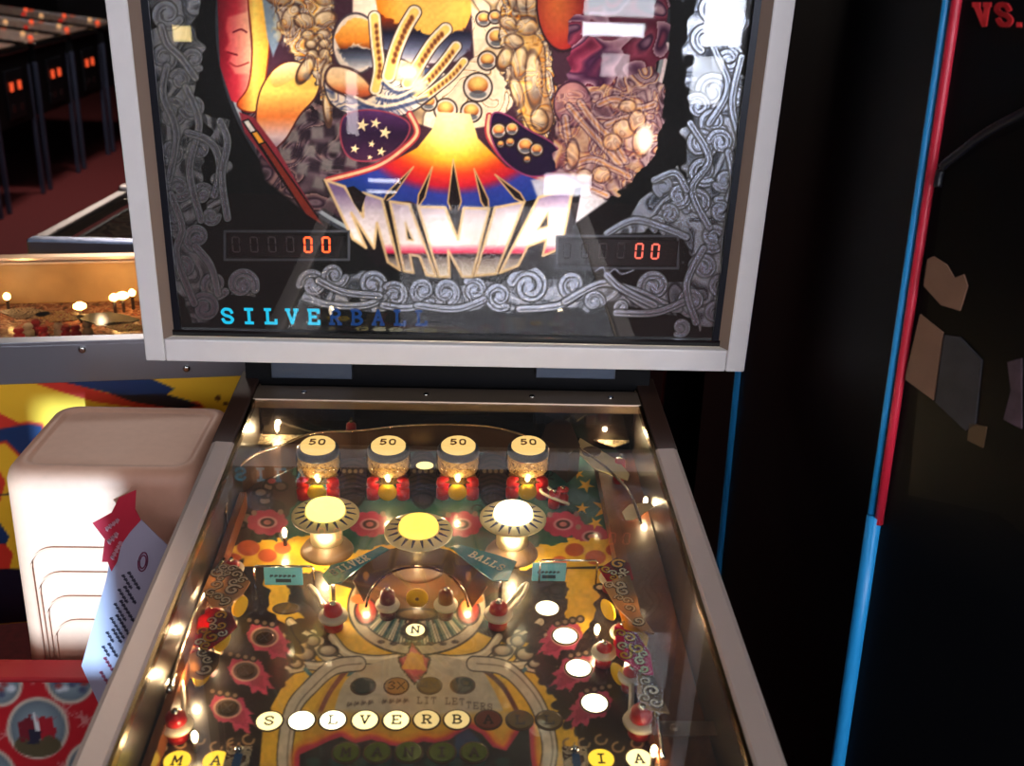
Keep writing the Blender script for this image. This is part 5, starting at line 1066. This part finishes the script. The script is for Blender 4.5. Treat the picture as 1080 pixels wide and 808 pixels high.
# paper sign leaning at the machine's side
PS = empty('paper_sign', (-.36, -.142, .60), label='white paper sign with a red starburst, tucked between the stool and the pinball machine', cat='sign')
PYp = -.142
def TP(px, py, d): P = hit(px, py, (0, PYp, 0), np.array([0, 1., 0])); return (P[0], PYp-d, P[2])
g = MB(); g.prism([(146, 545), (184, 582), (196, 640), (170, 700), (140, 745), (106, 746), (86, 702), (98, 660), (112, 612), (118, 580)][::-1], TP, 0, .0008); g.build('card', mat('white_card', (158, 148, 166), .7), PS)
g = MB(); g.prism([(144, 516), (143, 536), (149, 548), (138, 560), (128, 574), (124, 592), (118, 602), (114, 592), (108, 592), (111, 568), (98, 551), (118, 540), (126, 524)][::-1], TP, .001, .0018); st = g.build('starburst', mat('red_starburst', (176, 24, 48), .6), PS)
M_pk = mat('pale_pink_print', (206, 150, 158), .6); M_gyt = mat('grey_print', (58, 52, 70), .7)
def ptext(parent, txt, x0, y0, dx, dy, w, hh, t, m, d=.0018):
    g = MB(); L = math.hypot(dx, dy); ux, uy = dx/L, dy/L
    for k, ch in enumerate(txt): letter(g, ch, lambda X, Y, H: TP(x0+k*w*1.25*ux+ux*X+uy*Y, y0+k*w*1.25*uy+uy*X-ux*Y, H), 0, 0, w, hh, t, 0, d, d+.0003)
    g.build('print', m, parent)
ptext(st, '~~~~~', 121, 590, .55, -1, 3.4, 6, 1.2, M_pk); ptext(st, '~~~~', 114, 560, .9, -.7, 3.6, 6, 1.2, M_pk); ptext(st, '~~~', 117, 574, .8, -.8, 4, 7, 1.4, M_pk)
random.seed(3)
for k in range(8):
    x0, y0 = 134-k*4.2, 604+k*15; n = random.randint(4, 7)
    ptext(PS, '~'*n, x0, y0, .62, 1, 3.6, 4.6, 1.2, M_gyt if k < 6 else mat('red_print', (150, 60, 80), .7), .0009)
    if k < 6: ptext(PS, '~'*(n-1), x0-6, y0+3, .62, 1, 3.6, 4.4, 1.1, M_gyt, .0009)
g = MB(); 
for rx in (8, 5.5): g.tube([TP(151+rx*.55*cos(a)-.3*rx*sin(a), 592+rx*1.2*sin(a)+.3*rx*cos(a), .0016) for a in np.linspace(0, 2*pi, 22)], .0008, 6)
g.build('print_emblem', mat('maroon_print', (120, 50, 80), .6), PS)

# ============================================================ BLACK ARCADE CABINETS AT THE RIGHT
M_bk2 = mat('cabinet_black_laminate', (5, 6, 9), .5, coat=0, spec=.15); M_blue_t = mat('blue_edge_molding', (36, 150, 216), .35); M_red_t = mat('red_edge_molding', (206, 40, 62), .35)
def leanY(z): return (z-1.56)*.0737
T2 = np.array([.5, -.866, 0]); N2 = np.array([-.866, -.5, 0])
AC = empty('arcade_cabinet', (.9, -.2, 0), label='black arcade cabinet with red and blue edge molding and red VS. lettering', cat='arcade cabinet')
foot = [(.45, .545), (.45, -.267), (.80, -.873), (1.35, -.873), (1.35, .545)]
g = MB(); vs = [(x, y+leanY(z), z) for z in (.02, 1.95) for x, y in foot]; n = 5
g.add(vs, [tuple(range(n-1, -1, -1)), tuple(range(n, 2*n))]+[(i, (i+1) % n, n+(i+1) % n, n+i) for i in range(n)]); cb = g.build('cabinet_body', M_bk2, AC)
def molding(name, x, y, z0, z1, r, m, parent, lean=True):
    g = MB(); pts = [(x, y+(leanY(z) if lean else 0), z) for z in np.linspace(z0, z1, 8)]; g.tube(pts, r, 12); return g.build(name, m, parent)
P = hit(922, 540, (.45, 0, 0), np.array([1., 0, 0])); zt = P[2]
molding('edge_molding', .447, -.270, .03, zt, .0078, M_blue_t, AC); molding('edge_molding', .4455, -.264, zt, 1.94, .0036, M_blue_t, AC); molding('edge_molding', .4505, -.2745, zt-.006, 1.94, .0046, M_red_t, AC)
# rear-side blue molding stripe
P1 = hit(780, 390, (.449, 0, 0), np.array([1., 0, 0])); P2_ = hit(757, 620, (.449, 0, 0), np.array([1., 0, 0])); d_ = (P2_-P1)/(P2_[2]-P1[2])
g = MB(); A_ = P1+d_*(1.9-P1[2]); B_ = P1+d_*(.05-P1[2]); g.tube([tuple(A_), tuple(B_)], .0070, 10); g.build('edge_molding', M_blue_t, AC)
def TF(px, py, d): P = hit(px, py, (.45, -.267+leanY(1.3), 0), N2); L = P+N2*(d+.006); return tuple(L)
def fplate(name, pts, m, d0=.001, d1=.004, parent=AC):
    g = MB(); g.prism(pts, TF, d0, d1); return g.build(name, m, parent)
arc = smooth([(996, 196), (1001, 176), (1020, 160), (1050, 138), (1100, 112), (1180, 76)], 6)
g = MB(); q = [TF(x, y, .004) for x, y in arc]; low = [TF(x, y, .004) for x, y in [(996, 196), (990, 260), (978, 340), (966, 420), (958, 520)]]
g.tube(q, .004, 8); g.build('screen_bezel', mat('bezel_black', (18, 20, 26), .3), AC)
fplate('screen_glass', [(1000, 200), (1006, 180), (1050, 150), (1180, 90), (1180, 640), (1060, 540), (964, 520), (980, 360)], mat('dark_screen', (5, 5, 6), .35, spec=.2), .001, .003)
M_c1 = mat('tan_patch', (112, 80, 62), .6, noise=.12, nscale=30); M_c2 = mat('grey_patch', (40, 38, 42), .6, noise=.4, nscale=40)
fplate('screen_patch', [(986, 272), (992, 269), (1006, 278), (1014, 292), (1024, 288), (1028, 300), (1020, 326), (1000, 320), (982, 300)], M_c1, .003, .005)  # flat tan, grey, gold and mauve patches on the screen face
fplate('slanted_patch', [(978, 330), (1002, 349), (992, 420), (962, 398)], M_c1, .003, .005)
fplate('slanted_patch', [(1004, 352), (1020, 354), (1043, 378), (1036, 446), (1026, 452), (994, 422)], M_c2, .003, .005)
fplate('screen_patch', [(1030, 444), (1048, 448), (1044, 470), (1028, 462)], mat('gold_patch', (80, 58, 34), .6), .003, .005)
fplate('screen_patch', [(1070, 380), (1085, 376), (1085, 450), (1066, 440), (1074, 410)], mat('mauve_patch', (66, 48, 56), .6, noise=.4, nscale=50), .003, .005)
g = MB()
for k, (ch, x) in enumerate((('V', 1037), ('S', 1059), ('.', 1078))): letter(g, ch, lambda X, Y, H: TF(X, Y, H), x, 26-k*0, 16 if ch != '.' else 8, -21, 5.0, 0, .002, .004, slant=.12)
g.build('red_lettering', mat('red_lettering', (196, 40, 44), .5), AC)
AD = empty('arcade_cabinet', (.8, 1.15, 0), label='black arcade cabinet with thin red edge molding, farther back behind the pinball machine', cat='arcade cabinet')
g = MB(); g.box((.455, .86, .02), (1.3, 1.6, 1.95)); g.build('cabinet_body', M_bk2, AD, bevel=.004)
g = MB(); g.tube([(.452, .857, .03), (.452, .857, 1.94)], .0035, 8); g.build('edge_molding', mat('dull_red_molding', (84, 30, 26), .5), AD)
g = MB(); g.box((.50, .852, .95), (1.25, .862, 1.5)); g.build('screen', mat('dark_screen', (5, 5, 6), .35, spec=.2), AD)

# ============================================================ UNSEEN FILL PANELS ADDED ON THE CEILING
for x, y, e, c_ in ((-1.6, -1.6, 9, (.9, .93, 1)), (1.0, -2.0, 20, (.9, .94, 1)), (-2.2, 5.6, 65, (1, .86, .76)), (-1.2, 2.4, 20, (1, .86, .75))):
    r = empty('fill_panel', (x, y, 3.2), label='added unseen fill panel at x %s' % ('front left' if (x, y) == (-1.6, -1.6) else 'front right' if x > 0 else 'over the far row' if y > 5 else 'over the yellow machine'), cat='fill light')
    r['label'] = 'added unseen light panel ' + ('in front of the white-framed machine, at the left' if (x, y) == (-1.6, -1.6) else 'in front of the arcade cabinet, at the right' if x > 0 else 'above the far row of dark machines' if y > 5 else 'above the yellow sideways machine')
    g = MB(); g.box((x-.32, y-.32, 3.17), (x+.32, y+.32, 3.2)); g.build('fill_housing', M_white, r)
    l = area('fill_light', (0, 0, -.04), (0, 0, 0), .6, .6, e, c_); l.parent = r
